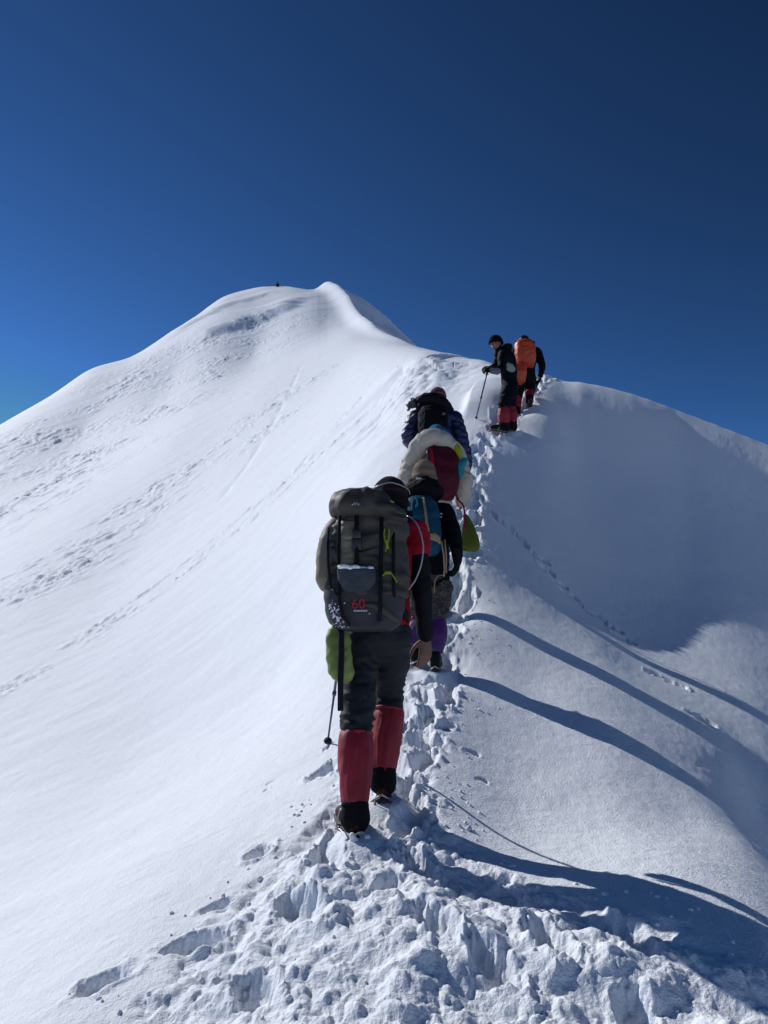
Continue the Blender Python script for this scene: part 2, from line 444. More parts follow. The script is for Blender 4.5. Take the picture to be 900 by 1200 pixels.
# ------------------------------------------------------------------ camera, sky, sun
scn = bpy.context.scene
cam = bpy.data.cameras.new('camera'); camo = link(bpy.data.objects.new('camera', cam))
camo.location = (0,0,0); camo.rotation_euler = (R(90)+PITCH, 0, 0)
cam.sensor_fit = 'VERTICAL'; cam.sensor_height = 24; cam.lens = 24*F_PX/1200
cam.clip_start = .05; cam.clip_end = 12000
scn.camera = camo
w = bpy.data.worlds.new('World'); scn.world = w; w.use_nodes = True
nt = w.node_tree
sky = nt.nodes.new('ShaderNodeTexSky'); sky.sky_type = 'NISHITA'; sky.sun_disc = False
sky.sun_elevation = R(SUN_EL); sky.sun_rotation = R(-SUN_AZ)
sky.altitude = 5200; sky.air_density = .95; sky.dust_density = .0; sky.ozone_density = 6
bg = nt.nodes['Background']; bg.inputs['Strength'].default_value = .05
gm = nt.nodes.new('ShaderNodeGamma'); gm.inputs['Gamma'].default_value = 2.15
mu = nt.nodes.new('ShaderNodeVectorMath'); mu.operation = 'MULTIPLY'; mu.inputs[1].default_value = (1.45,1.02,.475)
mn = nt.nodes.new('ShaderNodeVectorMath'); mn.operation = 'MINIMUM'; mn.inputs[1].default_value = (3.4,5.6,10.5)
nt.links.new(sky.outputs['Color'], gm.inputs['Color']); nt.links.new(gm.outputs['Color'], mu.inputs[0])
nt.links.new(mu.outputs[0], mn.inputs[0]); nt.links.new(mn.outputs[0], bg.inputs['Color'])
sl = bpy.data.lights.new('sun', 'SUN'); sl.energy = 3.7; sl.angle = R(.53); sl.color = (1,.99,.99)
so = link(bpy.data.objects.new('sun', sl)); so.location = (-30,20,60)
so.rotation_euler = Vector(SUN).to_track_quat('Z', 'Y').to_euler()
scn.view_settings.view_transform = 'Standard'; scn.view_settings.look = 'None'
scn.view_settings.exposure = 0; scn.view_settings.gamma = 1
# ------------------------------------------------------------------ shapes for people and kit
from mathutils import noise as mn3
def V(*a): return Vector(a)
class Shape:
    """collects closed shells in one bmesh"""
    def __init__(s): s.bm = bmesh.new()
    def tube(s, pts, rad, side=None, n=14, cap=True):
        pts = [Vector(p) for p in pts]; rings = []
        rad = [(r, r) if not isinstance(r, tuple) else r for r in rad]
        for i, p in enumerate(pts):
            t = (pts[min(i+1, len(pts)-1)]-pts[max(i-1, 0)])
            if t.length < 1e-9: t = V(0,0,1)
            t.normalize()
            a = Vector(side) if side is not None else (rings and prev or V(1,0,0.01))
            a = a-t*a.dot(t)
            if a.length < 1e-3: a = V(0,1,0)-t*t.y
            a.normalize(); prev = a; b = t.cross(a)
            ring = []
            for k in range(n):
                an = 2*math.pi*k/n
                ring.append(s.bm.verts.new(p+a*math.cos(an)*rad[i][0]+b*math.sin(an)*rad[i][1]))
            rings.append(ring)
        for r0, r1 in zip(rings[:-1], rings[1:]):
            for k in range(n): s.bm.faces.new((r0[k], r0[(k+1)%n], r1[(k+1)%n], r1[k]))
        if cap:
            s.bm.faces.new(list(reversed(rings[0]))); s.bm.faces.new(rings[-1])
        return s
    def limb(s, pts, rad, side=None, n=14, sub=3):
        """a tube through the joints with rounded ends and softened bends"""
        pts = [Vector(p) for p in pts]; P_, R_ = [], []
        rad = [(r, r) if not isinstance(r, tuple) else r for r in rad]
        for i in range(len(pts)-1):
            for k in range(sub):
                t = k/sub
                P_.append(pts[i].lerp(pts[i+1], t)); R_.append((rad[i][0]*(1-t)+rad[i+1][0]*t, rad[i][1]*(1-t)+rad[i+1][1]*t))
        P_.append(pts[-1]); R_.append(rad[-1])
        for _ in range(2):
            Q = [p.copy() for p in P_]
            for i in range(1, len(P_)-1): Q[i] = P_[i]*.5+(P_[i-1]+P_[i+1])*.25
            P_ = Q
        d0 = (P_[0]-P_[1]).normalized(); d1 = (P_[-1]-P_[-2]).normalized()
        m0, m1 = min(R_[0]), min(R_[-1])
        P_ = [P_[0]+d0*m0*.85, P_[0]+d0*m0*.5]+P_+[P_[-1]+d1*m1*.5, P_[-1]+d1*m1*.85]
        R_ = [(R_[0][0]*.35, R_[0][1]*.35), (R_[0][0]*.8, R_[0][1]*.8)]+R_+[(R_[-1][0]*.8, R_[-1][1]*.8), (R_[-1][0]*.35, R_[-1][1]*.35)]
        return s.tube(P_, R_, side, n)
    def ball(s, c, r, rot=None, seg=16):
        if not isinstance(r, tuple): r = (r, r, r)
        M = Matrix.Translation(Vector(c))
        if rot: M = M @ Matrix.Rotation(rot[0], 4, 'X') @ Matrix.Rotation(rot[1], 4, 'Y') @ Matrix.Rotation(rot[2], 4, 'Z')
        M = M @ Matrix.Diagonal((r[0], r[1], r[2], 1))
        bmesh.ops.create_uvsphere(s.bm, u_segments=seg, v_segments=max(8, seg*2//3), radius=1, matrix=M)
        return s
    def loft(s, sections, n=28, e=2.6):
        """stack of rounded-box sections (centre, half width, half depth)"""
        rings = []
        for c, a, b in sections:
            ring = []
            for k in range(n):
                t = 2*math.pi*k/n; ct, st = math.cos(t), math.sin(t)
                ring.append(s.bm.verts.new(Vector(c)+V(a*math.copysign(abs(ct)**(2/e), ct), b*math.copysign(abs(st)**(2/e), st), 0)))
            rings.append(ring)
        for r0, r1 in zip(rings[:-1], rings[1:]):
            for k in range(n): s.bm.faces.new((r0[k], r0[(k+1)%n], r1[(k+1)%n], r1[k]))
        s.bm.faces.new(list(reversed(rings[0]))); s.bm.faces.new(rings[-1])
        return s
    def strip(s, pts, width, thick, side):
        """a webbing strap: flat band along a path"""
        pts = [Vector(p) for p in pts]
        return s.tube(pts, [(width/2, thick/2)]*len(pts), side, 8)
    def box(s, c, h, bev=.0, rot=None):
        M = Matrix.Translation(Vector(c))
        if rot: M = M @ Matrix.Rotation(rot[0], 4, 'X') @ Matrix.Rotation(rot[1], 4, 'Y') @ Matrix.Rotation(rot[2], 4, 'Z')
        M = M @ Matrix.Diagonal((h[0]*2, h[1]*2, h[2]*2, 1))
        r = bmesh.ops.create_cube(s.bm, size=1, matrix=M)
        if bev: 
            ed = list({e for v in r['verts'] for e in v.link_edges})
            bmesh.ops.bevel(s.bm, geom=ed, offset=bev, segments=2, affect='EDGES', profile=.5)
        return s
    def build(s, name, m, parent=None, voxel=None, smooth_n=4, wr=None, smooth_shade=True, quilt=None):
        """wr = (amplitude, scale, stretch xyz): cloth folds pushed into the surface"""
        bmesh.ops.recalc_face_normals(s.bm, faces=s.bm.faces)
        me = bpy.data.meshes.new(name); s.bm.to_mesh(me); s.bm.free()
        if voxel:
            t = bpy.data.objects.new('tmp', me); COL.objects.link(t)
            r = t.modifiers.new('r', 'REMESH'); r.mode = 'VOXEL'; r.voxel_size = voxel; r.use_smooth_shade = True
            if smooth_n:
                q = t.modifiers.new('s', 'SMOOTH'); q.factor = .5; q.iterations = smooth_n
            dg = bpy.context.evaluated_depsgraph_get()
            me2 = bpy.data.meshes.new_from_object(t.evaluated_get(dg)); me2.name = name
            bpy.data.objects.remove(t); bpy.data.meshes.remove(me); me = me2
        if wr:
            amp, sc, st = wr[:3]; sd = wr[3] if len(wr) > 3 else random.random()*50
            no = [v.normal.copy() for v in me.vertices]
            for v, nn in zip(me.vertices, no):
                p = V(v.co.x*st[0], v.co.y*st[1], v.co.z*st[2])*sc+V(sd, sd*.3, -sd)
                w_ = mn3.noise(p+V(*[mn3.noise(p*.7)]*3))
                h = (1-abs(w_)*2.4)*.6+mn3.noise(p*.45)*.9+mn3.noise(p*2.3)*.25
                v.co += nn*amp*h
        if quilt:
            sp_, am_ = quilt
            no = [v.normal.copy() for v in me.vertices]
            for v, nn in zip(me.vertices, no):
                t_ = (v.co.z+.25*abs(v.co.x)+.02*mn3.noise(v.co*9))/sp_
                v.co += nn*am_*(abs(math.sin(t_*math.pi))**.5-.6)
        me.materials.clear(); me.materials.append(m)
        me.polygons.foreach_set('use_smooth', [smooth_shade]*len(me.polygons))
        me.update()
        o = link(bpy.data.objects.new(name, me), parent)
        return o

# ------------------------------------------------------------------ cloth and kit materials
def fabric(name, col, col2=None, rough=.8, weave=900, bump=.25, mottle=7, sheen=.0, spec=.12):
    m, nt, b = new_mat(name); N_ = nt.nodes.new; L_ = nt.links.new
    tc = N_('ShaderNodeTexCoord')
    n = N_('ShaderNodeTexNoise'); n.inputs['Scale'].default_value = mottle; n.inputs['Detail'].default_value = 5
    L_(tc.outputs['Object'], n.inputs['Vector'])
    r = N_('ShaderNodeValToRGB'); r.color_ramp.elements[0].position = .35; r.color_ramp.elements[1].position = .65
    c2 = col2 or tuple(c*.78 for c in col)
    r.color_ramp.elements[0].color = (*c2, 1); r.color_ramp.elements[1].color = (*col, 1)
    L_(n.outputs['Fac'], r.inputs['Fac']); L_(r.outputs['Color'], b.inputs['Base Color'])
    b.inputs['Roughness'].default_value = rough; b.inputs['Specular IOR Level'].default_value = spec
    b.inputs['Sheen Weight'].default_value = sheen
    f = N_('ShaderNodeTexNoise'); f.inputs['Scale'].default_value = weave; f.inputs['Detail'].default_value = 1
    g = N_('ShaderNodeTexNoise'); g.inputs['Scale'].default_value = 38; g.inputs['Detail'].default_value = 3
    L_(tc.outputs['Object'], f.inputs['Vector']); L_(tc.outputs['Object'], g.inputs['Vector'])
    b1 = N_('ShaderNodeBump'); b1.inputs['Strength'].default_value = bump; b1.inputs['Distance'].default_value = .001
    b2 = N_('ShaderNodeBump'); b2.inputs['Strength'].default_value = bump; b2.inputs['Distance'].default_value = .004
    L_(f.outputs['Fac'], b1.inputs['Height']); L_(g.outputs['Fac'], b2.inputs['Height'])
    L_(b2.outputs['Normal'], b1.inputs['Normal']); L_(b1.outputs['Normal'], b.inputs['Normal'])
    return m
def knit(name, stops, scale=1.0, axis='Z'):
    """knitted yarn: horizontal bands of colour and ribs; stops = (height in m, colour)"""
    m, nt, b = new_mat(name); N_ = nt.nodes.new; L_ = nt.links.new
    tc = N_('ShaderNodeTexCoord'); sp = N_('ShaderNodeSeparateXYZ'); L_(tc.outputs['Generated'], sp.inputs[0])
    r = N_('ShaderNodeValToRGB'); r.color_ramp.interpolation = 'CONSTANT'
    for i, (p, c) in enumerate(stops):
        e = r.color_ramp.elements[i] if i < 2 else r.color_ramp.elements.new(p)
        e.position = p; e.color = (*c, 1)
    nz = N_('ShaderNodeTexNoise'); nz.inputs['Scale'].default_value = 30; L_(tc.outputs['Generated'], nz.inputs['Vector'])
    ma = N_('ShaderNodeMath'); ma.operation = 'MULTIPLY_ADD'; ma.inputs[1].default_value = .06
    L_(nz.outputs['Fac'], ma.inputs[0]); L_(sp.outputs[2], ma.inputs[2]); L_(ma.outputs[0], r.inputs['Fac'])
    L_(r.outputs['Color'], b.inputs['Base Color']); b.inputs['Roughness'].default_value = .95; b.inputs['Specular IOR Level'].default_value = .1
    w_ = N_('ShaderNodeTexWave'); w_.wave_type = 'BANDS'; w_.bands_direction = 'Z'; w_.inputs['Scale'].default_value = 16; w_.inputs['Distortion'].default_value = 2
    L_(tc.outputs['Generated'], w_.inputs['Vector'])
    bu = N_('ShaderNodeBump'); bu.inputs['Strength'].default_value = .7; bu.inputs['Distance'].default_value = .004
    L_(w_.outputs['Fac'], bu.inputs['Height']); L_(bu.outputs['Normal'], b.inputs['Normal'])
    return m
def plain(name, col, rough=.5, metal=0, spec=.5):
    m, nt, b = new_mat(name); N_ = nt.nodes.new; L_ = nt.links.new
    n = N_('ShaderNodeTexNoise'); n.inputs['Scale'].default_value = 60; n.inputs['Detail'].default_value = 3
    r = N_('ShaderNodeMapRange'); r.inputs[3].default_value = max(0, rough-.12); r.inputs[4].default_value = min(1, rough+.12)
    tc = N_('ShaderNodeTexCoord'); L_(tc.outputs['Object'], n.inputs['Vector'])
    L_(n.outputs['Fac'], r.inputs[0]); L_(r.outputs[0], b.inputs['Roughness'])
    b.inputs['Base Color'].default_value = (*col, 1); b.inputs['Metallic'].default_value = metal
    b.inputs['Specular IOR Level'].default_value = spec
    return m
def camo(name):
    m, nt, b = new_mat(name); N_ = nt.nodes.new; L_ = nt.links.new
    tc = N_('ShaderNodeTexCoord'); v = N_('ShaderNodeTexNoise'); v.inputs['Scale'].default_value = 16; v.inputs['Detail'].default_value = 2; v.inputs['Distortion'].default_value = 1.2
    mp = N_('ShaderNodeMapping'); mp.inputs['Scale'].default_value = (1,1,1.9); L_(tc.outputs['Object'], mp.inputs[0]); L_(mp.outputs[0], v.inputs['Vector'])
    r = N_('ShaderNodeValToRGB'); r.color_ramp.interpolation = 'CONSTANT'
    cols = [(0,(.012,.012,.014)),(.45,(.03,.028,.025)),(.54,(.075,.062,.05)),(.60,(.018,.018,.02)),(.68,(.055,.05,.045))]
    for i, (p, c) in enumerate(cols):
        e = r.color_ramp.elements[i] if i < 2 else r.color_ramp.elements.new(p)
        e.position = p; e.color = (*c, 1)
    L_(v.outputs['Fac'], r.inputs['Fac']); L_(r.outputs['Color'], b.inputs['Base Color']); b.inputs['Roughness'].default_value = .85
    return m
M = dict(
 skin=plain('skin', (.135,.062,.042), .6), skin_face=plain('skin_face', (.20,.10,.07), .55), hair=plain('hair', (.012,.010,.009), .6),
 black=fabric('black_cloth', (.0045,.005,.0065)), black2=fabric('black_softshell', (.006,.0065,.0085), rough=.7),
 trousers=fabric('dark_trousers', (.009,.0102,.0145), rough=.65, spec=.3), red=fabric('red_vest', (.30,.008,.020)), gaiter=fabric('red_gaiter', (.27,.010,.024), rough=.62, spec=.4),
 olive=fabric('olive_ripstop', (.052,.045,.034), (.036,.032,.025), rough=.62, spec=.4), olive_l=fabric('khaki_ripstop', (.19,.165,.115), (.14,.122,.088), rough=.62, spec=.4), slate=fabric('slate_ripstop', (.020,.021,.028), rough=.6, spec=.45),
 meshp=fabric('grey_mesh_pocket', (.062,.075,.09), (.038,.046,.058), rough=.75), web=fabric('dark_webbing', (.009,.010,.015), rough=.75),
 lime=fabric('yellow_green_cord', (.30,.36,.02)), green=fabric('green_sack', (.20,.25,.05), (.14,.19,.045), rough=.5, spec=.45), olive_bag=fabric('olive_green_bag', (.10,.12,.014), (.07,.085,.012), rough=.5),
 teal=fabric('teal_packcloth', (.006,.06,.105), (.005,.04,.07), rough=.6), teal_l=fabric('light_teal_cord', (.03,.20,.28)), tan=fabric('tan_webbing', (.30,.22,.13)), 
 camo=camo('camouflage_cloth'), purple=fabric('purple_gaiter', (.065,.016,.125), rough=.55, spec=.4), beige=fabric('beige_down', (.44,.41,.35), (.36,.335,.29), rough=.6), 
 maroon=fabric('maroon_packcloth', (.075,.007,.018), (.05,.006,.013), rough=.6), turq=fabric('turquoise_cloth', (.02,.24,.30), rough=.5), blue=fabric('bright_blue_cloth', (.01,.13,.30), rough=.5),
 navy=fabric('navy_down', (.006,.011,.062), (.004,.008,.042), rough=.5, spec=.5), fur=fabric('grey_fur', (.16,.15,.145), (.07,.065,.065), mottle=60, bump=1), magenta=fabric('magenta_cord', (.22,.015,.075)),
 dnavy=fabric('dark_navy_shell', (.0025,.0035,.008), rough=.75), orange=fabric('orange_raincover', (.50,.062,.013), (.40,.048,.010), rough=.5, spec=.45, mottle=5), greycuff=fabric('grey_cuff', (.13,.145,.16)), pale=fabric('pale_green_pouch', (.26,.30,.25)),
 boot=fabric('brown_boot_leather', (.060,.018,.016), (.03,.011,.010), rough=.6), bootd=fabric('dark_boot', (.007,.0065,.0065), rough=.6), rubber=plain('black_rubber', (.012,.012,.013), .7), steel=plain('crampon_steel', (.30,.30,.31), .4, 1), pole=plain('blue_black_pole', (.02,.035,.09), .35, .6), plastic=plain('black_plastic', (.02,.02,.024), .4),
 white=plain('white_print', (.65,.65,.68), .6), redprint=plain('red_print', (.40,.012,.03), .6), hose=plain('clear_hose', (.30,.34,.38), .25), packsnow=plain('caked_snow', (.82,.85,.90), .7, 0, .2),
 hat1=knit('dark_striped_knit', [(0,(.018,.014,.018)),(.30,(.018,.014,.018)),(.42,(.07,.028,.038)),(.52,(.022,.018,.022)),(.60,(.07,.03,.04)),(.68,(.020,.016,.02))]),
 hat2=knit('brown_knit', [(0,(.22,.165,.12)),(.2,(.29,.22,.16)),(.4,(.20,.15,.11)),(.6,(.29,.22,.17)),(.8,(.22,.17,.125))]),
 hat4=knit('rose_knit', [(0,(.22,.075,.085)),(.2,(.12,.035,.045)),(.35,(.25,.10,.11)),(.5,(.12,.035,.045)),(.65,(.25,.10,.11)),(.8,(.13,.04,.05))]),
 hat5=knit('black_knit', [(0,(.005,.005,.007)),(.5,(.007,.007,.009))]), hat3=knit('blue_knit', [(0,(.01,.11,.26)),(.5,(.02,.2,.32))]),
)

# ------------------------------------------------------------------ a walker
class Walker:
    def __init__(s, name, label, d, px, py, vox, group='climbers walking in a line up the ridge trail'):
        s.d = d; p = P(px, py, d); s.o = Vector((p[0], p[1], float(H(p[0], p[1])[0])))
        s.vox = vox
        s.root = bpy.data.objects.new(name, None); link(s.root); s.root.location = s.o
        s.root.empty_display_size = .2
        tag(s.root, label, 'person', group)
    def J(s, px, py, dd=0.0):
        return Vector(P(px, py, s.d+dd))-s.o
    def ground(s, v, up=0.0):
        w_ = v+s.o
        return Vector((v.x, v.y, float(H(w_.x, w_.y)[0])-s.o.z+up))
def side_of(a, b):
    d = (b-a); return d.normalized()
def hand_shape(S, wrist, tip_dir, palm_side, thumb_side, size=1.0, curl=.5, fat=1.0):
    """palm, four jointed fingers and a thumb rooted at its side.  tip_dir: towards the fingertips; palm_side: the way the palm faces"""
    t = tip_dir.normalized(); p = (palm_side-t*palm_side.dot(t)).normalized(); c = t.cross(p)
    if c.dot(thumb_side) < 0: c = -c
    L = .085*size
    S.limb([wrist, wrist+t*L*.5, wrist+t*L], [(.026*size*fat, .020*size*fat), (.037*size*fat, .017*size*fat), (.038*size*fat, .014*size*fat)], side=c, n=12)
    for k, (off, ln) in enumerate([(.029,.072),(.010,.080),(-.010,.074),(-.028,.058)]):
        b = wrist+t*L*.9+c*off*size
        r = (.0092, .0088, .0078, .0068); ln *= size
        q = [b]; d_ = t.copy(); ang = curl*(.5+.12*k)
        for i, f in enumerate((.42,.32,.26)):
            rot = Matrix.Rotation(ang*(1.0 if i else .6), 3, c if c.cross(t).dot(p) < 0 else c)
            d2 = (t*math.cos(ang*(i+1)*.75)+p*math.sin(ang*(i+1)*.75))
            q.append(q[-1]+d2*ln*f)
        S.limb(q, [r[0]*size*fat, r[1]*size*fat, r[2]*size*fat, r[3]*size*fat], side=c, n=8, sub=2)
    b = wrist+t*L*.25+c*.026*size
    q = [b, b+(t*.55+c*.75+p*.25).normalized()*.036*size, b+(t*.55+c*.75+p*.25).normalized()*.036*size+(t*.9+c*.25+p*.5).normalized()*.032*size]
    q.append(q[-1]+(t*.9+c*-.05+p*.6).normalized()*.025*size)
    S.limb(q, [.013*size*fat, .0115*size*fat, .010*size*fat, .0085*size*fat], side=p, n=8, sub=2)
def head_shape(S, c, face, up, r=.098):
    """skull, jaw, brow, nose, ears, lips; face = direction looked at"""
    f = face.normalized(); u = (up-f*up.dot(f)).normalized(); l = u.cross(f)
    def q(a, b, d): return c+l*a*r+f*b*r+u*d*r
    def el(p_, a, b, d):
        M_ = Matrix((( l.x*a, f.x*b, u.x*d, p_.x), (l.y*a, f.y*b, u.y*d, p_.y), (l.z*a, f.z*b, u.z*d, p_.z), (0,0,0,1)))
        bmesh.ops.create_uvsphere(S.bm, u_segments=18, v_segments=12, radius=1, matrix=M_)
    el(q(0,-.08,.25), .78*r, .98*r, .86*r)
    el(q(0,.12,-.35), .62*r, .76*r, .82*r)
    el(q(0,.62,-.92), .26*r, .24*r, .2*r)
    el(q(0,.80,.16), .5*r, .14*r, .10*r)
    el(q(0,.98,-.18), .10*r, .20*r, .26*r); el(q(0,1.06,-.36), .15*r, .14*r, .10*r)
    el(q(0,.83,-.62), .24*r, .10*r, .055*r); el(q(0,.81,-.72), .20*r, .10*r, .06*r)
    for s_ in (-1, 1):
        el(q(s_*.80,-.05,-.10), .10*r, .20*r, .30*r); el(q(s_*.40,.55,-.25), .24*r, .26*r, .2*r)
def beanie(S, c, face, up, r=.112, low=-.05, tall=1.0, slouch=0.0):
    f = face.normalized(); u = (up-f*up.dot(f)).normalized(); l = u.cross(f)
    M_ = Matrix(((l.x*r*.86, f.x*r*1.04, u.x*r*tall, c.x+f.x*(-.06*r)+u.x*r*.16), (l.y*r*.86, f.y*r*1.04, u.y*r*tall, c.y+f.y*(-.06*r)+u.y*r*.16), (l.z*r*.86, f.z*r*1.04, u.z*r*tall, c.z+f.z*(-.06*r)+u.z*r*.16), (0,0,0,1)))
    g = bmesh.ops.create_uvsphere(S.bm, u_segments=28, v_segments=18, radius=1, matrix=M_)
    cut = c+u*r*low
    geom = list(g['verts'])+list({e for v in g['verts'] for e in v.link_edges})+list({x for v in g['verts'] for x in v.link_faces})
    bmesh.ops.bisect_plane(S.bm, geom=geom, plane_co=cut, plane_no=u, clear_inner=True)
    ed = [e for e in S.bm.edges if e.is_boundary]
    bmesh.ops.holes_fill(S.bm, edges=ed)
    # turned-up cuff
    n = 28; cc = c-f*.05*r+u*r*(low+.10)
    S.tube([cc-u*r*.16, cc-u*r*.10, cc+u*r*.12, cc+u*r*.18], [(r*.86, r*1.04), (r*.93, r*1.10), (r*.92, r*1.09), (r*.85, r*1.02)], side=l, n=28)
def boot(wk, ank, fwd, label=None, mat='bootd', crampon=True, size=1.0, snow=False):
    """ankle boot: upper, sole and a crampon under it; heel = point on the snow at the heel"""
    f = fwd.normalized(); u = V(0,0,1); u = (u-f*u.dot(f)).normalized(); l = f.cross(u)
    z = size; h = ank-f*.045*z-u*.100*z
    S = Shape()
    S.limb([h+u*.12*z+f*.055*z, h+u*.09*z+f*.05*z, h+u*.050*z+f*.040*z], [(.042*z,.046*z),(.042*z,.050*z),(.040*z,.050*z)], side=l)
    S.limb([h+u*.055*z+f*.04*z, h+u*.060*z+f*.13*z, h+u*.045*z+f*.205*z, h+u*.038*z+f*.245*z], [(.040*z,.050*z),(.045*z,.048*z),(.048*z,.036*z),(.040*z,.026*z)], side=l)
    b = S.build('boot', M[mat], wk.root, voxel=max(.007, wk.vox*.6), smooth_n=3)
    if label: b['label'] = label
    T = Shape()
    q = [h+u*.012*z+f*-.005*z, h+u*.012*z+f*.08*z, h+u*.012*z+f*.17*z, h+u*.012*z+f*.265*z]
    T.tube([q[0]-f*.012, *q, q[-1]+f*.012], [(.022*z,.010*z),(.038*z,.014*z),(.034*z,.013*z),(.050*z,.013*z),(.040*z,.012*z),(.018*z,.009*z)], side=l, n=16)
    T.build('sole', M['rubber'], b)
    if crampon:
        Cc = Shape()
        for k in (-1, 1):
            Cc.tube([h+l*k*.036*z+f*-.02*z, h+l*k*.034*z+f*.09*z, h+l*k*.048*z+f*.17*z, h+l*k*.03*z+f*.28*z], [.0035]*4, side=u, n=6)
            for a in (0, .08, .16, .22, .27):
                pt = h+l*k*(.036 if a < .2 else .03)*z+f*a*z
                Cc.tube([pt, pt-u*.03], [.006, .001], side=l, n=5)
        Cc.strip([h+l*.046*z+f*-.012+u*.01, h+u*.05-f*.035*z, h-l*.046*z+f*-.012+u*.01], .012, .003, u)
        Cc.strip([h+l*.052*z+f*.16*z+u*.0, h+l*.045*z+f*.13*z+u*.085, h+f*.12*z+u*.115, h-l*.045*z+f*.13*z+u*.085, h-l*.052*z+f*.16*z], .014, .003, f)
        Cc.build('crampon', M['steel'], b)
    if snow:
        Sn = Shape(); rr = random.Random(5)
        for k in range(26):
            Sn.ball(h+f*rr.uniform(-.035,.02)+l*rr.uniform(-.045,.045)+u*rr.uniform(-.01,.035), rr.uniform(.006,.016), seg=8)
        Sn.build('caked_snow', M['packsnow'], b, voxel=.006, smooth_n=2)
    return b
def pole(label, grip, tip, r=.008, up=.05, col='pole', group='trekking poles in use'):
    root = bpy.data.objects.new('trekking_pole', None); link(root); root.location = tip
    tag(root, label, 'trekking pole', group)
    g = Vector(grip)-Vector(tip); t = g.normalized()
    S = Shape(); S.tube([t*.03, g*.45], [r*.72, r*.8], n=10); S.tube([g*.45, g-t*.10], [r, r], n=10); S.tube([g*.44, g*.465], [r*1.5, r*1.5], n=10); S.build('shaft', M[col], root)
    S = Shape(); S.limb([g-t*.12, g-t*.06, g+t*.02], [r*1.5, r*2.0, r*2.1], n=10); S.build('grip', M['rubber'], root)
    S = Shape(); S.tube([-t*.02, t*.04], [r*.3, r*.7], n=8); S.build('tip', M['steel'], root)
    S = Shape(); S.tube([t*.055, t*.062], [.026, .022], n=14); S.build('basket', M['plastic'], root)
    S = Shape(); a = V(1,0,0); c0 = g+t*.01
    S.strip([c0, c0+V(.03,-.02,-.03), c0+V(.025,-.03,-.10), c0+V(-.01,-.02,-.12), c0+V(-.02,0,-.05), c0], .014, .002, V(0,1,0)); S.build('wrist_strap', M['web'], root)
    return root
def common_body(wk, j, skin='skin', hands=('l','r'), curl=.7, face=None, headr=.098, fat=1.0):
    """one continuous body under the clothes; j = joints"""
    S = Shape(); sh = side_of(j['shl'], j['shr'])
    S.limb([j['pelvis'], j['waist'], j['chest'], j['neck']-V(0,0,.05)], [(.11,.08),(.105,.075),(.135,.085),(.07,.055)], side=sh, n=18)
    S.limb([j['neck']-V(0,0,.08), j['neck'], j['head']-V(0,0,.03)], [.058,.052,.052], side=sh)
    head_shape(S, j['head'], face or V(0,1,.05), j['head']-j['neck']+V(0,0,.08), headr)
    for s_ in ('l','r'):
        S.limb([j['sh'+s_], j['el'+s_], j['wr'+s_]], [.050,.038,.026], n=12)
        S.limb([j['pelvis']+sh*(.08 if s_=='r' else -.08), j['kn'+s_], j['an'+s_]], [.050,.034,.022], n=14)
        S.limb([j['an'+s_]-V(0,.02,.03), j['an'+s_]+j.get('foot'+s_, V(0,1,0)).normalized()*.13-V(0,0,.055)], [.022,.018], n=10)
        if s_ in hands:
            d_ = j.get('hd'+s_, j['wr'+s_]-j['el'+s_]); inn = (-sh if s_ == 'r' else sh)
            hand_shape(S, j['wr'+s_], d_, j.get('pl'+s_, inn), j.get('th'+s_, V(0,1,0)), 1.0, curl)
    return S.build('body', M[skin], wk.root, voxel=min(.010, max(.0055, wk.vox*.45)), smooth_n=2)
def trousers(wk, j, mat, thigh=.088, knee=.070, end=.6, wr=.008):
    S = Shape(); sh = side_of(j['shl'], j['shr'])
    S.limb([j['waist']-V(0,0,.02), j['pelvis'], j['pelvis']-V(0,0,.07)], [(.128,.10),(.150,.12),(.135,.105)], side=sh, n=18)
    for s_ in ('l','r'):
        hip = j['pelvis']+sh*(.078 if s_=='r' else -.078)-V(0,0,.03); kn = j['kn'+s_]; lo = kn.lerp(j['an'+s_], end)
        S.limb([hip, hip.lerp(kn,.5)+V(0,.01,0), kn, kn.lerp(j['an'+s_], end*.6), lo], [(thigh*1.1,thigh*1.15),thigh,knee,knee*.95,knee*.86], n=16, sub=4)
    return S.build('trousers', M[mat], wk.root, voxel=wk.vox, smooth_n=3, wr=(wr*1.35, 12, (.8,.8,2.2)))
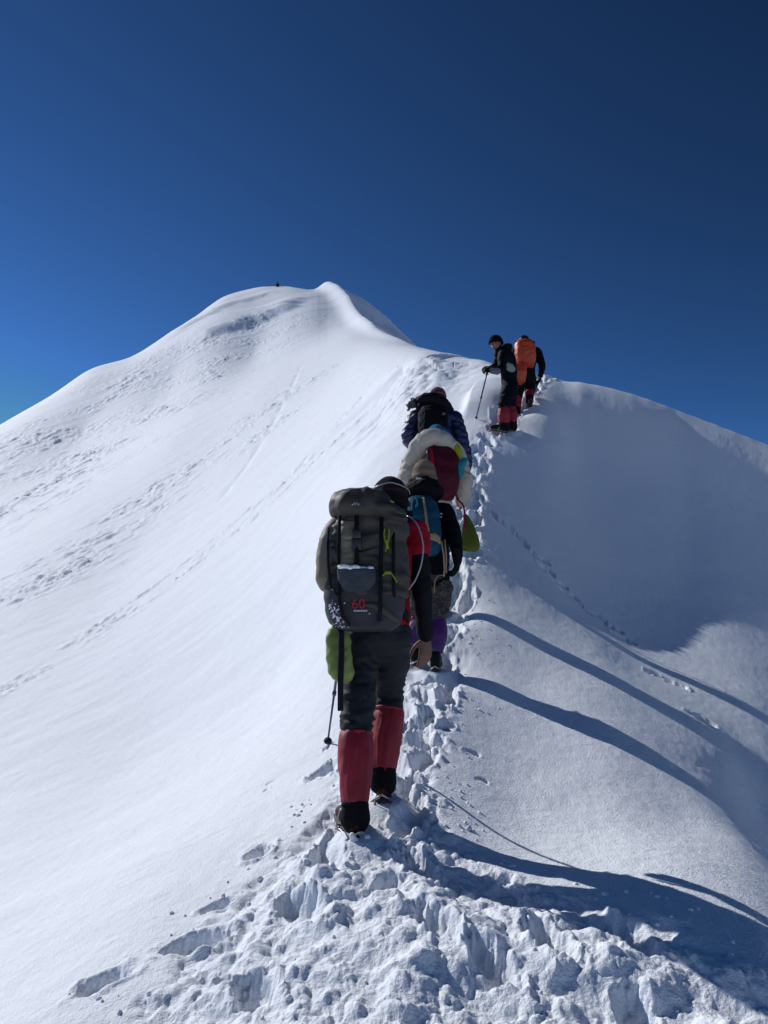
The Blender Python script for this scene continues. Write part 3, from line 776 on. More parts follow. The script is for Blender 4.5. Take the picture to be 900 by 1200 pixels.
def gaiters(wk, j, mat, top=.66, r0=.062, r1=.066, r2=.052, low=None, vshift=0.0):
    for s_ in ('l','r'):
        kn, an = j['kn'+s_], j['an'+s_]; S = Shape()
        a = kn.lerp(an, top if not isinstance(top, dict) else top[s_])
        b = an+V(0,0,.035)
        ts = np.linspace(0, 1, 22); rad = np.interp(ts, [0,.05,.15,.5,.85,.95,1], [r0*.96, r0*1.0, r0*1.05, r1, r2*1.10, r2*1.04, r2*.98])
        S.tube([a.lerp(b, t_)+V(0,-.006*math.sin(t_*math.pi),0) for t_ in ts], list(rad), side=V(1,0,0), n=44)
        g = S.build('gaiter', M[mat], wk.root, wr=(.0105, 17, (1.5,1.5,.28)))
        ax = (b-a).normalized()
        S = Shape(); S.tube([a-ax*.007, a-ax*.003, a+ax*.006, a+ax*.010], [r0*.95, r0*1.05, r0*1.06, r0*.98], n=24); S.build('hem', M[mat], g, wr=(.003, 30, (1,1,.3)))
        if low:
            S = Shape(); S.tube([b-ax*.008, b-ax*.004, b+ax*.006, b+ax*.010], [r2*.95, r2*1.10, r2*1.10, r2*.98], n=24); S.build('hem', M[low], g)
            S = Shape(); c = an+V(0,.01,0)
            S.limb([b-V(0,0,.004), c+V(0,.0,-.005), c+V(0,.012,-.028)], [r2*1.06, r2*1.15, r2*1.22], n=16)
            S.build('gaiter_cuff', M[low], g, voxel=wk.vox*.8, smooth_n=3, wr=(.004, 18, (1.5,1.5,.6)))
def jacket(wk, j, mat, fat=1.0, hem=.12, puff=False, wr=.009, sleeves=('l','r'), cuff=.95, name='jacket', arm=1.0, collar=True):
    S = Shape(); sh = side_of(j['shl'], j['shr']); up = (j['chest']-j['waist']).normalized()
    S.limb([j['pelvis']-up*hem*.3, j['waist'], j['chest'], j['chest'].lerp(j['neck'], .6)], [(.158*fat,.118*fat),(.150*fat,.112*fat),(.178*fat,.130*fat),(.125*fat,.095*fat)], side=sh, n=20, sub=4)
    if collar: S.limb([j['neck']-V(0,0,.07), j['neck']+V(0,0,.01)], [(.080*fat,.075*fat),(.068*fat,.066*fat)], side=sh)
    for s_ in sleeves:
        a, b, c = j['sh'+s_], j['el'+s_], j['el'+s_].lerp(j['wr'+s_], cuff)
        S.limb([a.lerp(j['chest'], .35), a, a.lerp(b,.5), b, c], [.078*fat*arm,.074*fat*arm,.066*fat*arm,.057*fat*arm,.043*fat*arm], n=14, sub=4)
    st = (.8,.8,2.6) if puff else (1,1,1.8)
    return S.build(name, M[mat], wk.root, voxel=wk.vox, smooth_n=3, wr=(wr, 9 if puff else 12, st), quilt=(.085, .017) if puff else None)
def text_mesh(name, txt, size, m, parent, mat4, ext=.0008, bold=False, shear=0):
    c = bpy.data.curves.new(name, 'FONT'); c.body = txt; c.size = size; c.extrude = ext; c.align_x = 'CENTER'; c.shear = shear
    if bold: c.offset = size*.012
    t = bpy.data.objects.new('tmp', c); COL.objects.link(t)
    me = bpy.data.meshes.new_from_object(t.evaluated_get(bpy.context.evaluated_depsgraph_get())); bpy.data.objects.remove(t)
    me.transform(mat4); me.name = name; me.materials.clear(); me.materials.append(m)
    return link(bpy.data.objects.new(name, me), parent)
class Kit:
    """something carried: an empty at its base, shapes placed relative to it"""
    def __init__(s, name, label, cat, wk, px, py, dd=0.0, group=None, d=None):
        s.d = wk.d if wk else d
        s.o = Vector(P(px, py, s.d+dd))
        s.root = bpy.data.objects.new(name, None); link(s.root); s.root.location = s.o; s.root.empty_display_size = .1
        tag(s.root, label, cat, group)
    def J(s, px, py, dd=0.0): return Vector(P(px, py, s.d+dd))-s.o
PACKS = 'backpacks carried by the climbers'

# ---- nearest walker -------------------------------------------------------------------
w1 = Walker('person', 'nearest person, seen from behind in red vest, black trousers and red gaiters', 3.5, 430, 960, .011)
J = w1.J
j = dict(pelvis=J(442,737,.20), waist=J(444,705,.23), chest=J(448,645,.29), neck=J(454,610,.33), head=J(457,587,.36),
         shl=J(410,622,.27), ell=J(392,688,.34), wrl=J(403,722,.44), shr=J(486,620,.28), elr=J(494,690,.24), wrr=J(499,747,.32),
         knl=J(418,838,.10), anl=J(416,953,-.01), knr=J(456,812,.32), anr=J(449,911,.24), hdr=V(-.04,.03,-1), plr=V(-.45,.8,0), thr=V(-1,.2,0), footl=V(-.3,1,.1), footr=V(.05,1,.1))
common_body(w1, j, 'skin', curl=.55)
jacket(w1, j, 'black2', fat=.86, hem=.10, wr=.006, name='shirt', cuff=.97)
S = Shape(); sh = side_of(j['shl'], j['shr'])
S.limb([j['pelvis']+V(.01,0,.045), j['waist'], j['chest'], j['chest'].lerp(j['neck'],.55)], [(.150,.120),(.142,.108),(.172,.125),(.12,.09)], side=sh, n=20, sub=4)
for s_ in ('l','r'):
    a, b = j['sh'+s_], j['el'+s_]
    S.limb([a.lerp(j['chest'],.35), a, a.lerp(b,.36)], [.078,.076,.071], n=14)
S.build('vest', M['red'], w1.root, voxel=.010, smooth_n=3, wr=(.008, 12, (1,1,1.8)))
trousers(w1, j, 'trousers', thigh=.082, knee=.074, end=.26, wr=.010)
gaiters(w1, j, 'gaiter', top=.20, r0=.070, r1=.072, r2=.054, low='black')
boot(w1, j['anl'], V(-.30,1,.22), mat='boot', snow=True, label='dark red boot with caked snow on its heel')
boot(w1, j['anr'], V(.08,1,.22), mat='boot')
S = Shape(); beanie(S, j['head'], V(0,1,.0), V(0,.12,1), r=.108, low=-.25, tall=1.0)
S.build('hat', M['hat1'], w1.root, voxel=.006, smooth_n=2, wr=(.002, 30, (1,1,2)))
S = Shape(); S.limb([j['head']-V(0,.005,.10), j['head']-V(0,.0,.02)], [(.088,.085),(.088,.098)], side=V(1,0,0), n=20)
S.build('neck_gaiter', M['black'], w1.root, voxel=.009, wr=(.005, 20, (1,1,2)))
S = Shape(); hc = j['head']+V(0,-.006,.045)
S.strip([hc+V(math.sin(a)*-.102, -math.cos(a)*.124, .02-.018*abs(a)) for a in np.linspace(-1.6,1.6,17)], .006, .003, V(0,0,1))
S.build('glasses_strap', M['hose'], w1.root)

k1 = Kit('backpack', 'large olive and dark grey backpack on the nearest person, with snow in its mesh pocket', 'backpack', w1, 428, 738, -.02, PACKS)
K = k1.J
def fd(py): return float(np.interp(py, [560,585,650,690,738], [.01,-.075,-.10,-.125,-.10]))      # where the outer face lies
def face(px, py, out=.006): return K(px, py, fd(py)-out)
def sec(px, py, hw, hd): return (K(px, py, fd(py)+hd), hw/258, hd)
S = Shape(); S.loft([sec(433,700,44,.125), sec(431,672,46,.130), sec(430,650,47,.130), sec(431,625,45,.125), sec(435,609,38,.100), sec(437,595,30,.08)], e=3.4)
body1 = S.build('pack_body', M['olive'], k1.root, voxel=.008, smooth_n=3, wr=(.016, 8, (1,1,2.2), 3.1))
S = Shape(); S.loft([sec(430,739,28,.075), sec(428,731,41,.105), sec(427,715,46,.125), sec(428,695,47.5,.133), sec(429,680,47.5,.133), sec(429,674,46,.13)], e=3.0)
S.build('bottom_compartment', M['slate'], k1.root, voxel=.010, smooth_n=4, wr=(.006, 8, (1,1,1.5), 9))
S = Shape(); S.loft([(K(384,692,.02),.030,.065),(K(382,680,.01),.046,.085),(K(383,655,.01),.050,.09),(K(386,632,.01),.046,.085),(K(391,615,.02),.034,.065),(K(395,608,.03),.02,.04)], e=2.6)
S.build('side_pocket', M['olive_l'], k1.root, voxel=.009, smooth_n=5, wr=(.007, 9, (1,1,1.4), 5))
S = Shape(); S.loft([(K(466,690,.02),.035,.07),(K(468,670,.01),.044,.08),(K(467,645,.01),.042,.08),(K(463,622,.02),.036,.07),(K(458,606,.03),.026,.05)], e=2.6)
S.build('side_pocket', M['olive'], k1.root, voxel=.009, smooth_n=5, wr=(.006, 9, (1,1,1.4), 8))
# khaki panel left of the centre strap
S = Shape(); S.loft([(K(407,663,fd(663)+.016),.036,.028),(K(407,645,fd(645)+.014),.040,.028),(K(408,625,fd(625)+.014),.038,.028),(K(409,611,fd(611)+.018),.034,.024)], e=3)
S.build('front_panel', M['olive_l'], k1.root, voxel=.006, smooth_n=3, wr=(.010, 13, (.6,1,2.4), 2))
# lid
S = Shape()
S.loft([(K(428,609,.02),.120,.115),(K(427,603,.025),.150,.142),(K(424,592,.03),.150,.145),(K(422,582,.035),.125,.125),(K(421,576,.04),.07,.085)], e=2.6)
S.ball(K(406,592,-.05), (.050,.075,.055)); S.ball(K(412,583,-.03), (.065,.075,.042)); S.ball(K(447,599,-.04), (.075,.085,.034)); S.ball(K(430,585,-.05), (.08,.06,.045)); S.ball(K(464,604,.03),(.05,.08,.028))
S.build('lid', M['olive'], k1.root, voxel=.008, smooth_n=4, wr=(.013, 10, (1.3,1,1), 21))
def wstrap(pts, wd=.014, out=.010):
    S = Shape(); S.strip([K(a, b, fd(b)-out-.006+(c if len(t)>2 else 0)) for t in pts for a, b, c in [t if len(t)>2 else (*t, 0)]], wd, .004, V(1,0,0)); S.build('strap', M['web'], k1.root)
wstrap([(398,604),(397.5,625),(397,650),(397,680),(398,705),(402,722),(410,733)], .016, .016)
wstrap([(447,606),(447,640),(446,665),(446,690),(446,712),(444,728)], .018, .012)
wstrap([(461,618,.02),(461,650,.015),(461,676,.015),(462,700,.02)], .014, .014)
wstrap([(418,604),(418,625),(418,645),(418,663)], .020, .017)
wstrap([(385,618,.03),(384,640,.02),(385,665,.02),(388,690,.03)], .012, .03)
S = Shape(); S.strip([K(386,688,-.10), K(392,694,-.14), K(398,699,-.150)], .012, .004, V(0,0,1))
S.build('strap', M['web'], k1.root)
for c_, h_ in ((face(418,626,.022), (.019,.007,.020)), (face(418,638,.020), (.021,.006,.026)), (K(388,637,-.095), (.016,.008,.014)), (K(391,645,-.10), (.010,.008,.014))):
    S = Shape(); S.box(c_, h_, .004); S.build('buckle', M['plastic'], k1.root)
# mesh pocket with snow lying in it
S = Shape(); ft = fd(680)-.012
S.loft([(K(418,694,ft),.035,.018),(K(418,690,ft),.062,.026),(K(418,682,ft-.004),.080,.032),(K(418,672,ft-.006),.085,.034),(K(418,667,ft-.006),.085,.032)], e=2.8)
mp = S.build('mesh_pocket', M['meshp'], k1.root, voxel=.006, smooth_n=3, wr=(.004, 16, (1,1,1.6), 2))
S = Shape(); rr = random.Random(4)
for k in range(30):
    x = rr.uniform(399,437); S.ball(K(x, rr.uniform(663.5,666.5), ft-.02+rr.uniform(-.012,.012)), (rr.uniform(.010,.020), .014, rr.uniform(.006,.011)), seg=8)
S.build('snow_in_pocket', M['packsnow'], mp, voxel=.005, smooth_n=2)
S = Shape()
def pf(x, y): return K(x, y, fd(y)-.002+.133*(1-(1-min(.98, abs(x-427.5)/48)**3)**(1/3)))
for k in range(95):
    cx_, cy_, sp_ = rr.choice([(389,712,2.5),(395,724,3.5),(402,731,3.0),(392,718,3),(399,712,4)])
    x = max(383, min(408, rr.gauss(cx_, sp_))); y = max(703, min(735, rr.gauss(cy_, sp_*1.3))); r_ = rr.uniform(.0008,.0030)*(1+1.2*(rr.random() < .12))
    S.ball(pf(x, y), (r_*rr.uniform(.7,1.5),.0022,r_*rr.uniform(.7,1.4)), seg=6)
for x, y in [(392,703),(388,712),(457,727),(433,719),(391,722)]: S.ball(K(x,y,fd(y)-.004+abs(x-428)*.0008), (.0035,.003,.0035), seg=6)
tag(S.build('snow_specks', M['packsnow'], k1.root), kind='stuff')
# olive swoosh on the bottom compartment, prints
S = Shape(); S.tube([K(a,b,fd(b)-.004+max(0,(a-440))*.0010) for a,b in [(424,709),(434,708.5),(444,711),(453,717),(461,724),(468,728)]], [(.004,.004),(.012,.006),(.017,.008),(.018,.009),(.016,.009),(.006,.006)], side=V(0,0,1), n=10)
S.build('swoosh_panel', M['olive'], k1.root)
def facing(c, tilt=0, rotz=0, roll=0): return Matrix.Translation(c) @ Matrix.Rotation(rotz, 4, 'Z') @ Matrix.Rotation(R(90)+tilt, 4, 'X') @ Matrix.Rotation(roll, 4, 'Z')
text_mesh('printed_number', '60', .060, M['redprint'], k1.root, facing(face(420,713,.014), -.05), .0010)
S = Shape(); x = 414.5
for wpx in (2.2,1.2,2.0,1.4,2.4,1.0,1.8,1.6): S.box(face(x+wpx/2,715.6,.014), (wpx/258/2*.8,.001,.0034)); x += wpx*1.08+.2
S.build('printed_lettering', M['white'], k1.root)
S = Shape(); e = [(413.5,591.5),(416.5,588.3),(415.6,592.2),(419.2,588.6),(418.8,592.4),(421.6,590.2)]
S.tube([K(a, b, -.155) for a, b in e], [(.0022,.0016)]*6, side=V(0,1,0), n=6); S.tube([K(a, b, -.155) for a, b in [(412.2,591.6),(413.5,591.5)]], [.0018]*2, n=6)
S.build('zigzag_emblem', M['white'], k1.root)
def cord(pts, r=.0028):
    S = Shape(); S.limb([K(a,b,fd(b)-.022) for a,b in pts], [r]*len(pts), n=6, sub=3); S.build('pull_cord', M['lime'], k1.root)
cord([(451,620),(449.5,627),(452,636),(455,643)]); cord([(456,620),(456,630),(453.5,638),(452,646)]); cord([(453,634),(454,641)], .006)
cord([(449,674),(454,670),(459,672),(463,678),(465,682)], .0035); cord([(452,671),(457,671)], .007)
cord([(458,587),(461,588.5)], .004)
S = Shape(); S.limb([K(470,603,.12),K(482,606,.03),K(491,617,-.02),K(497,640,-.05),K(494,662,-.05),K(487,680,-.03),K(478,692,.0)], [.0035]*7, n=8, sub=4)
S.build('drinking_hose', M['hose'], k1.root)
S = Shape()
S.strip([K(478,600,.30),K(478,604,.18),K(474,612,.08)], .05, .012, V(1,0,0)); S.build('shoulder_strap', M['web'], k1.root); S = Shape(); S.strip([K(412,600,.30),K(410,604,.18),K(412,612,.08)], .05, .012, V(1,0,0)); S.build('shoulder_strap', M['web'], k1.root)
S = Shape(); S.strip([K(400,716,.0), K(405,722,.16), K(412,726,.26)], .05, .012, V(0,0,1)); S.build('hip_strap', M['web'], k1.root); S = Shape(); S.strip([K(470,712,.0), K(478,722,.10), K(478,728,.24)], .05, .012, V(0,0,1))
S.build('hip_strap', M['web'], k1.root)
S = Shape(); S.limb([K(473,676,.0),K(475,683,-.03),K(476,688,-.01)], [.007,.009,.006], n=8); S.build('orange_tab', M['orange'], k1.root)

# stuff sack hanging below the pack and the dark strap over it
g1 = Kit('stuff_sack', 'small light green sack hanging below the olive backpack', 'bag', w1, 399, 800, .02)
K = g1.J
S = Shape(); S.loft([(K(398,731,.04),.018,.016),(K(396,736,.03),.042,.03),(K(396,748,.02),.056,.04),(K(397,770,.02),.058,.046),(K(400,788,.02),.058,.048),(K(402,797,.02),.040,.036),(K(403,800,.02),.014,.014)], e=2.6)
S.build('sack', M['green'], g1.root, voxel=.007, smooth_n=3, wr=(.009, 11, (1,1,1.2), 4))
S = Shape(); S.tube([K(398,722,.05), K(398,733,.04)], [.004]*2, n=6); S.limb([K(394,731,.03),K(398,729,.03),K(402,732,.03)], [.006]*3, n=6); S.build('drawcord', M['web'], g1.root)
t1 = Kit('hanging_strap', 'dark wide strap hanging down across the light green sack', 'strap', w1, 399, 833, -.04)
K = t1.J; S = Shape(); S.strip([K(399,728,-.03),K(400,745,-.045),K(400,770,-.05),K(399,800,-.035),K(399,833,-.02)], .026, .012, V(1,0,0)); S.build('webbing', M['web'], t1.root)
tp = hit(383.5, 872); tipz = float(H(tp[0], tp[1])[0])
pole('dark blue trekking pole planted in the snow left of the nearest person', w1.o+J(404,722,.43), Vector((tp[0], tp[1], tipz-.02)))

# ---- second walker --------------------------------------------------------------------
w2 = Walker('person', 'person in a brown knit hat and black jacket, second from the front, with camouflage trousers', 6.0, 500, 783, .014)
J = w2.J
j = dict(pelvis=J(504,683,.10), waist=J(503,660,.12), chest=J(499,612,.22), neck=J(497,580,.28), head=J(497,558,.30),
         shl=J(476,597,.22), ell=J(464,630,.20), wrl=J(466,655,.36), shr=J(521,597,.18), elr=J(533,628,.08), wrr=J(536,654,.03),
         knl=J(490,724,.22), anl=J(487,764,.14), knr=J(511,726,.12), anr=J(510,770,.02), hdr=V(-.08,.1,-1), plr=V(-1,.3,0), thr=V(-.3,1,0))
common_body(w2, j, 'skin', curl=.75, hands=('l',))
jacket(w2, j, 'black', fat=1.0, hem=.05, wr=.008, arm=1.0)
S = Shape(); S.limb([J(481,577,.16),J(495,572,.10),J(511,577,.14)], [(.075,.07),(.095,.085),(.075,.07)], side=V(0,1,0)); S.limb([J(484,566,.2),J(497,563,.15),J(509,567,.2)], [.045,.05,.045])
hd = S.build('hood', M['black'], w2.root, voxel=.012, smooth_n=3, wr=(.012, 12, (1,1,1.4)))
S = Shape(); S.box(J(491,561,.075), (.022,.003,.008), .002, rot=(0,.1,0)); S.build('hood_mark', M['white'], hd); S = Shape(); S.box(J(494.5,567.5,.05), (.006,.003,.016), .002, rot=(0,.6,0)); S.build('hood_mark', M['white'], hd)
S = Shape(); S.box(J(515,606,.095), (.020,.003,.004), 0, rot=(0,-.1,-.1)); S.box(J(517,602,.095), (.008,.003,.006), 0, rot=(0,.5,-.1)); S.build('shoulder_print', M['white'], w2.root)
trousers(w2, j, 'camo', thigh=.092, knee=.078, end=.22, wr=.010)
gaiters(w2, j, 'purple', top=.06, r0=.076, r1=.086, r2=.062)
boot(w2, j['anr'], V(.12,1,.3)); boot(w2, j['anl'], V(-.05,1,.3))
S = Shape(); beanie(S, j['head'], V(0,1,0), V(0,.15,1), r=.118, low=-.30, tall=1.02)
S.build('hat', M['hat2'], w2.root, voxel=.008, smooth_n=2, wr=(.003, 30, (1,1,2.5)))
S = Shape(); hand_shape(S, j['wrr'], j['hdr'], j['plr'], j['thr'], 1.08, .9, 1.35); S.limb([j['wrr']+V(0,-.01,.07), j['wrr'], j['wrr']-V(0,0,.03)], [.046,.042,.036])
S.build('glove', M['black'], w2.root, voxel=.007, smooth_n=1)
k2 = Kit('backpack', 'teal backpack with tan straps on the person in the brown hat', 'backpack', w2, 495, 652, .02, PACKS)
K = k2.J
S = Shape(); S.loft([(K(497,652,.02),.10,.07),(K(496,645,.0),.135,.10),(K(495,625,-.01),.145,.11),(K(494,602,.0),.14,.105),(K(493,588,.03),.12,.085),(K(493,582,.05),.07,.05)], e=2.8)
S.build('pack_body', M['teal'], k2.root, voxel=.012, smooth_n=4, wr=(.008, 9, (1,1,1.4)))
S = Shape(); S.strip([K(496,583,-.045),K(498,595,-.115),K(500,612,-.128),K(503,629,-.13)], .020, .005, V(1,0,0))
S.tube([K(499,634,-.125),K(503,629,-.135),K(509,628.5,-.13),K(514,632,-.11),K(516,637,-.09)], [(.010,.005),(.028,.007),(.034,.008),(.028,.007),(.010,.005)], side=V(0,0,1), n=8)
S.strip([K(517,634,-.09),K(520,650,-.06),K(521,668,-.06),K(520,676,-.05)], .014, .004, V(1,0,0)); S.strip([K(521,632,-.08),K(523,650,-.05),K(523,672,-.05)], .012, .004, V(1,0,0))
S.limb([K(520,674,-.05),K(513,674,-.07),K(509,682,-.06),K(509,694,-.03)], [.004]*4, n=6)
S.build('strap', M['tan'], k2.root)
S = Shape()
for a in ([(478,588),(476,597),(481,603),(483,594)],[(484,585),(482,592),(485,600),(488,592)],[(487,583),(490,590),(488,600),(484,604)],[(476,592),(478,604),(482,608)]): S.limb([K(x,y,-.085) for x,y in a], [.0065]*len(a), n=6)
S.build('cord_loops', M['teal_l'], k2.root)
S = Shape(); S.strip([K(480,585,.3),K(480,582,.16),K(482,590,.05)], .05,.012, V(1,0,0)); S.build('shoulder_strap', M['web'], k2.root)
S = Shape(); S.strip([K(512,585,.28),K(512,584,.12),K(508,592,.03)], .05,.012, V(1,0,0)); S.build('shoulder_strap', M['web'], k2.root)

# ---- third walker ---------------------------------------------------------------------
w3 = Walker('person', 'person in a puffy beige jacket and blue hat, bent under the maroon backpack', 7.3, 508, 715, .016)
J = w3.J
j = dict(pelvis=J(506,618,.08), waist=J(507,597,.12), chest=J(510,550,.22), neck=J(512,524,.32), head=J(512,514,.38),
         shl=J(485,540,.22), ell=J(474,568,.16), wrl=J(482,588,.40), shr=J(535,540,.20), elr=J(545,568,.12), wrr=J(541,588,.36),
         knl=J(498,667,.14), anl=J(497,704,.06), knr=J(517,670,.06), anr=J(517,709,-.02))
common_body(w3, j, 'skin', curl=.8)
jacket(w3, j, 'beige', fat=1.22, hem=-.10, puff=True, wr=.018, arm=1.15)
S = Shape(); S.limb([J(482,538,.06),J(492,521,.0),J(504,512,-.04),J(517,514,-.05),J(530,522,-.03),J(541,536,.03)], [(.06,.08),(.09,.09),(.085,.09),(.080,.085),(.075,.08),(.05,.06)], side=V(0,0,1))
S.build('hood', M['beige'], w3.root, voxel=.014, smooth_n=4, wr=(.016, 7, (1.3,1,1)))
S = Shape(); beanie(S, J(511,512,.22), V(0,1,-.1), V(.05,.15,1), r=.112, low=-.25, tall=.98); S.build('hat', M['hat3'], w3.root, voxel=.009, smooth_n=2)
trousers(w3, j, 'black2', thigh=.088, knee=.072, end=.5, wr=.010); gaiters(w3, j, 'black', top=.4, r0=.066, r1=.066, r2=.058)
boot(w3, j['anr'], V(.12,1,.4)); boot(w3, j['anl'], V(.05,1,.4))
k3 = Kit('backpack', 'maroon backpack with turquoise cloth tied on, on the person in beige', 'backpack', w3, 520, 585, -.02, PACKS)
K = k3.J
S = Shape(); S.loft([(K(523,586,-.02),.06,.05),(K(521,578,-.05),.115,.09),(K(520,558,-.07),.155,.11),(K(519,538,-.05),.155,.11),(K(517,526,-.02),.13,.09),(K(516,521,.0),.06,.05)], e=2.6)
S.build('pack_body', M['maroon'], k3.root, voxel=.013, smooth_n=4, wr=(.010, 8, (1,1,1.4)))
S = Shape(); S.limb([K(505,526,-.14),K(507,540,-.17),K(509,556,-.17)], [(.012,.006),(.018,.008),(.010,.006)], side=V(1,0,0)); S.build('red_loop', M['red'], k3.root)
S = Shape(); S.loft([(K(538,563,-.08),.012,.012),(K(537,558,-.09),.045,.03),(K(538,548,-.09),.055,.035),(K(543,540,-.08),.045,.03),(K(546,536,-.07),.02,.015)], e=2.2)
S.build('tied_cloth', M['turq'], k3.root, voxel=.011, smooth_n=2, wr=(.010, 14, (1,1,1)))
S = Shape(); S.limb([K(530,514,-.05),K(535,522,-.09),K(538,530,-.10),K(539,536,-.10)], [(.02,.012),(.034,.018),(.036,.018),(.016,.012)], side=V(1,0,0)); S.build('lime_pouch', M['lime'], k3.root, voxel=.010)
S = Shape(); S.limb([K(503,506,.06),K(513,503,.02),K(523,508,.0),K(531,516,-.01)], [(.03,.02),(.045,.025),(.045,.025),(.02,.015)], side=V(0,0,1)); S.build('blue_cloth', M['blue'], k3.root, voxel=.010, wr=(.006, 14, (1,1,1)))
g3 = Kit('hanging_bag', 'olive green triangular bag hanging on a magenta cord beside the trail', 'bag', w3, 551, 645, -.05)
K = g3.J
S = Shape(); S.loft([(K(551,646,-.05),.055,.03),(K(551,642,-.05),.088,.045),(K(551,630,-.05),.080,.045),(K(549,616,-.05),.052,.034),(K(547,606,-.05),.022,.018),(K(546,602,-.05),.008,.008)], e=2.6)
S.build('bag_body', M['olive_bag'], g3.root, voxel=.010, smooth_n=2, wr=(.007, 12, (1,1,1)))
S = Shape(); S.limb([K(535,580,-.04),K(538,588,-.06),K(542,590,-.06),K(544.5,598,-.06),K(545,612,-.08)], [.008,.010,.010,.010,.009], n=8, sub=4); S.limb([K(535,582,-.04),K(536,592,-.05),K(539,596,-.05)],[.005]*3, n=6)
S.build('cord', M['magenta'], g3.root)
S = Shape(); S.limb([K(544.5,611,-.09),K(545,620,-.11)], [.012,.010], n=8); S.build('red_toggle', M['gaiter'], g3.root)

# ---- fourth walker --------------------------------------------------------------------
w4 = Walker('person', 'person in a navy down jacket with fur trimmed hood and rose knit hat', 8.6, 512, 632, .016)
J = w4.J
j = dict(pelvis=J(512,535,.05), waist=J(511,520,.08), chest=J(509,493,.18), neck=J(511,476,.24), head=J(513,467,.27),
         shl=J(487,489,.15), ell=J(477,515,.12), wrl=J(485,524,.36), shr=J(533,490,.15), elr=J(543,520,.10), wrr=J(548.5,547,.14),
         knl=J(503,582,.16), anl=J(502,622,.08), knr=J(519,584,.08), anr=J(519,625,.0), hdr=V(.02,.08,-1), plr=V(-1,.2,0))
common_body(w4, j, 'skin', curl=.7, hands=('l',))
jacket(w4, j, 'navy', fat=1.15, hem=.15, puff=True, wr=.012, arm=1.12)
S = Shape(); S.limb([J(489,473,.16),J(497,467,.10),J(509,468,.06),J(520,473,.08),J(528,481,.12)], [(.055,.06),(.075,.075),(.085,.08),(.075,.075),(.05,.05)], side=V(0,0,1)); S.limb([J(492,478,.08),J(507,478,.03),J(522,482,.06)], [.05,.06,.05])
hd = S.build('hood', M['black2'], w4.root, voxel=.015, smooth_n=3, wr=(.010, 9, (1.4,1,1)))
S = Shape(); rr = random.Random(9)
for k in range(46):
    t = rr.random(); c = J(478+t*9, 477-t*7+rr.uniform(-3,4), .14+rr.uniform(-.04,.04)); S.tube([c, c+V(rr.uniform(-.05,.01),rr.uniform(-.04,.02),rr.uniform(-.03,.035))], [.016,.003], n=6)
S.ball(J(483,474,.14), (.055,.045,.05)); S.build('fur_trim', M['fur'], hd)
trousers(w4, j, 'black2', thigh=.088, knee=.072, end=.5, wr=.010); gaiters(w4, j, 'black', top=.4, r0=.066, r1=.066, r2=.058)
boot(w4, j['anr'], V(.1,1,.4)); boot(w4, j['anl'], V(0,1,.4))
S = Shape(); beanie(S, j['head'], V(0,1,0), V(0,.15,1), r=.118, low=-.30, tall=1.0); S.build('hat', M['hat4'], w4.root, voxel=.009, smooth_n=2, wr=(.005, 40, (1,1,1)))
S = Shape(); hand_shape(S, j['wrr'], j['hdr'], j['plr'], V(0,1,0), 1.08, .8, 1.35); S.limb([j['wrr']+V(0,0,.06), j['wrr'], j['wrr']-V(0,0,.03)], [.044,.042,.036]); S.build('glove', M['black'], w4.root, voxel=.009, smooth_n=1)
k4 = Kit('backpack', 'small black backpack laced with grey cord, on the person in navy', 'backpack', w4, 508, 516, .0, PACKS)
K = k4.J
S = Shape(); S.loft([(K(508,518,.0),.12,.07),(K(508,512,-.02),.165,.10),(K(507,497,-.03),.175,.11),(K(507,484,-.01),.165,.10),(K(507,477,.02),.12,.07)], e=2.7)
S.build('pack_body', M['black'], k4.root, voxel=.013, smooth_n=4, wr=(.008, 9, (1,1,1.4)))
S = Shape(); q = [(498,479),(493,485),(499,489),(492,494),(498,498),(491,503),(497,507),(492,511)]
S.limb([K(a,b,-.15) for a,b in q], [.006]*8, n=6); S.limb([K(a+2,b,-.15) for a,b in [(493,479),(497,485),(492,489),(497,494),(491,498),(496,503),(490,507)]], [.005]*7, n=6); S.build('lacing_cord', M['meshp'], k4.root)
S = Shape(); S.box(K(520,485,-.13), (.018,.003,.014), .004); S.build('grey_patch', M['greycuff'], k4.root)
S = Shape(); S.strip([K(493,482,.2),K(494,478,.1),K(496,483,.02)], .05,.012, V(1,0,0)); S.build('shoulder_strap', M['web'], k4.root)
S = Shape(); S.strip([K(524,484,.2),K(522,480,.1),K(520,485,.02)], .05,.012, V(1,0,0)); S.build('shoulder_strap', M['web'], k4.root)
q = w4.o+J(484,527,.40); tip = V(q.x-.12, q.y+.25, 0); tip.z = float(H(tip.x, tip.y)[0])-.02
pole('black trekking pole held low in front of the person in navy', q, tip)

# ---- fifth walker, turned to look back -------------------------------------------------
w5 = Walker('person', 'person in dark clothes and black hat looking back beside the orange backpack', 11.9, 592, 506, .018)
J = w5.J
j = dict(pelvis=J(597,453,.0), waist=J(597,441,.0), chest=J(594,420,-.03), neck=J(585,410,-.05), head=J(581,403,-.07),
         shl=J(590,415,-.20), ell=J(589,432,-.26), wrl=J(576,434,-.30), shr=J(587,414,.14), elr=J(581,430,.22), wrr=J(574,433,.02),
         knl=J(590,474,-.12), anl=J(591,499,-.10), knr=J(598,474,.14), anr=J(600,498,.12), footl=V(-.8,-.2,0), footr=V(-.7,-.3,0),
         hdl=V(-.9,.1,.15), pll=V(0,.8,-.5), thl=V(-.2,.2,1), hdr=V(-.6,-.6,.1), plr=V(0,.2,-.9), thr=V(0,0,1))
common_body(w5, j, 'skin_face', curl=1.0, face=V(-.80,-.58,-.08), hands=())
S = Shape()
jacket(w5, j, 'dnavy', fat=1.12, hem=.12, wr=.012, arm=1.1, collar=True)
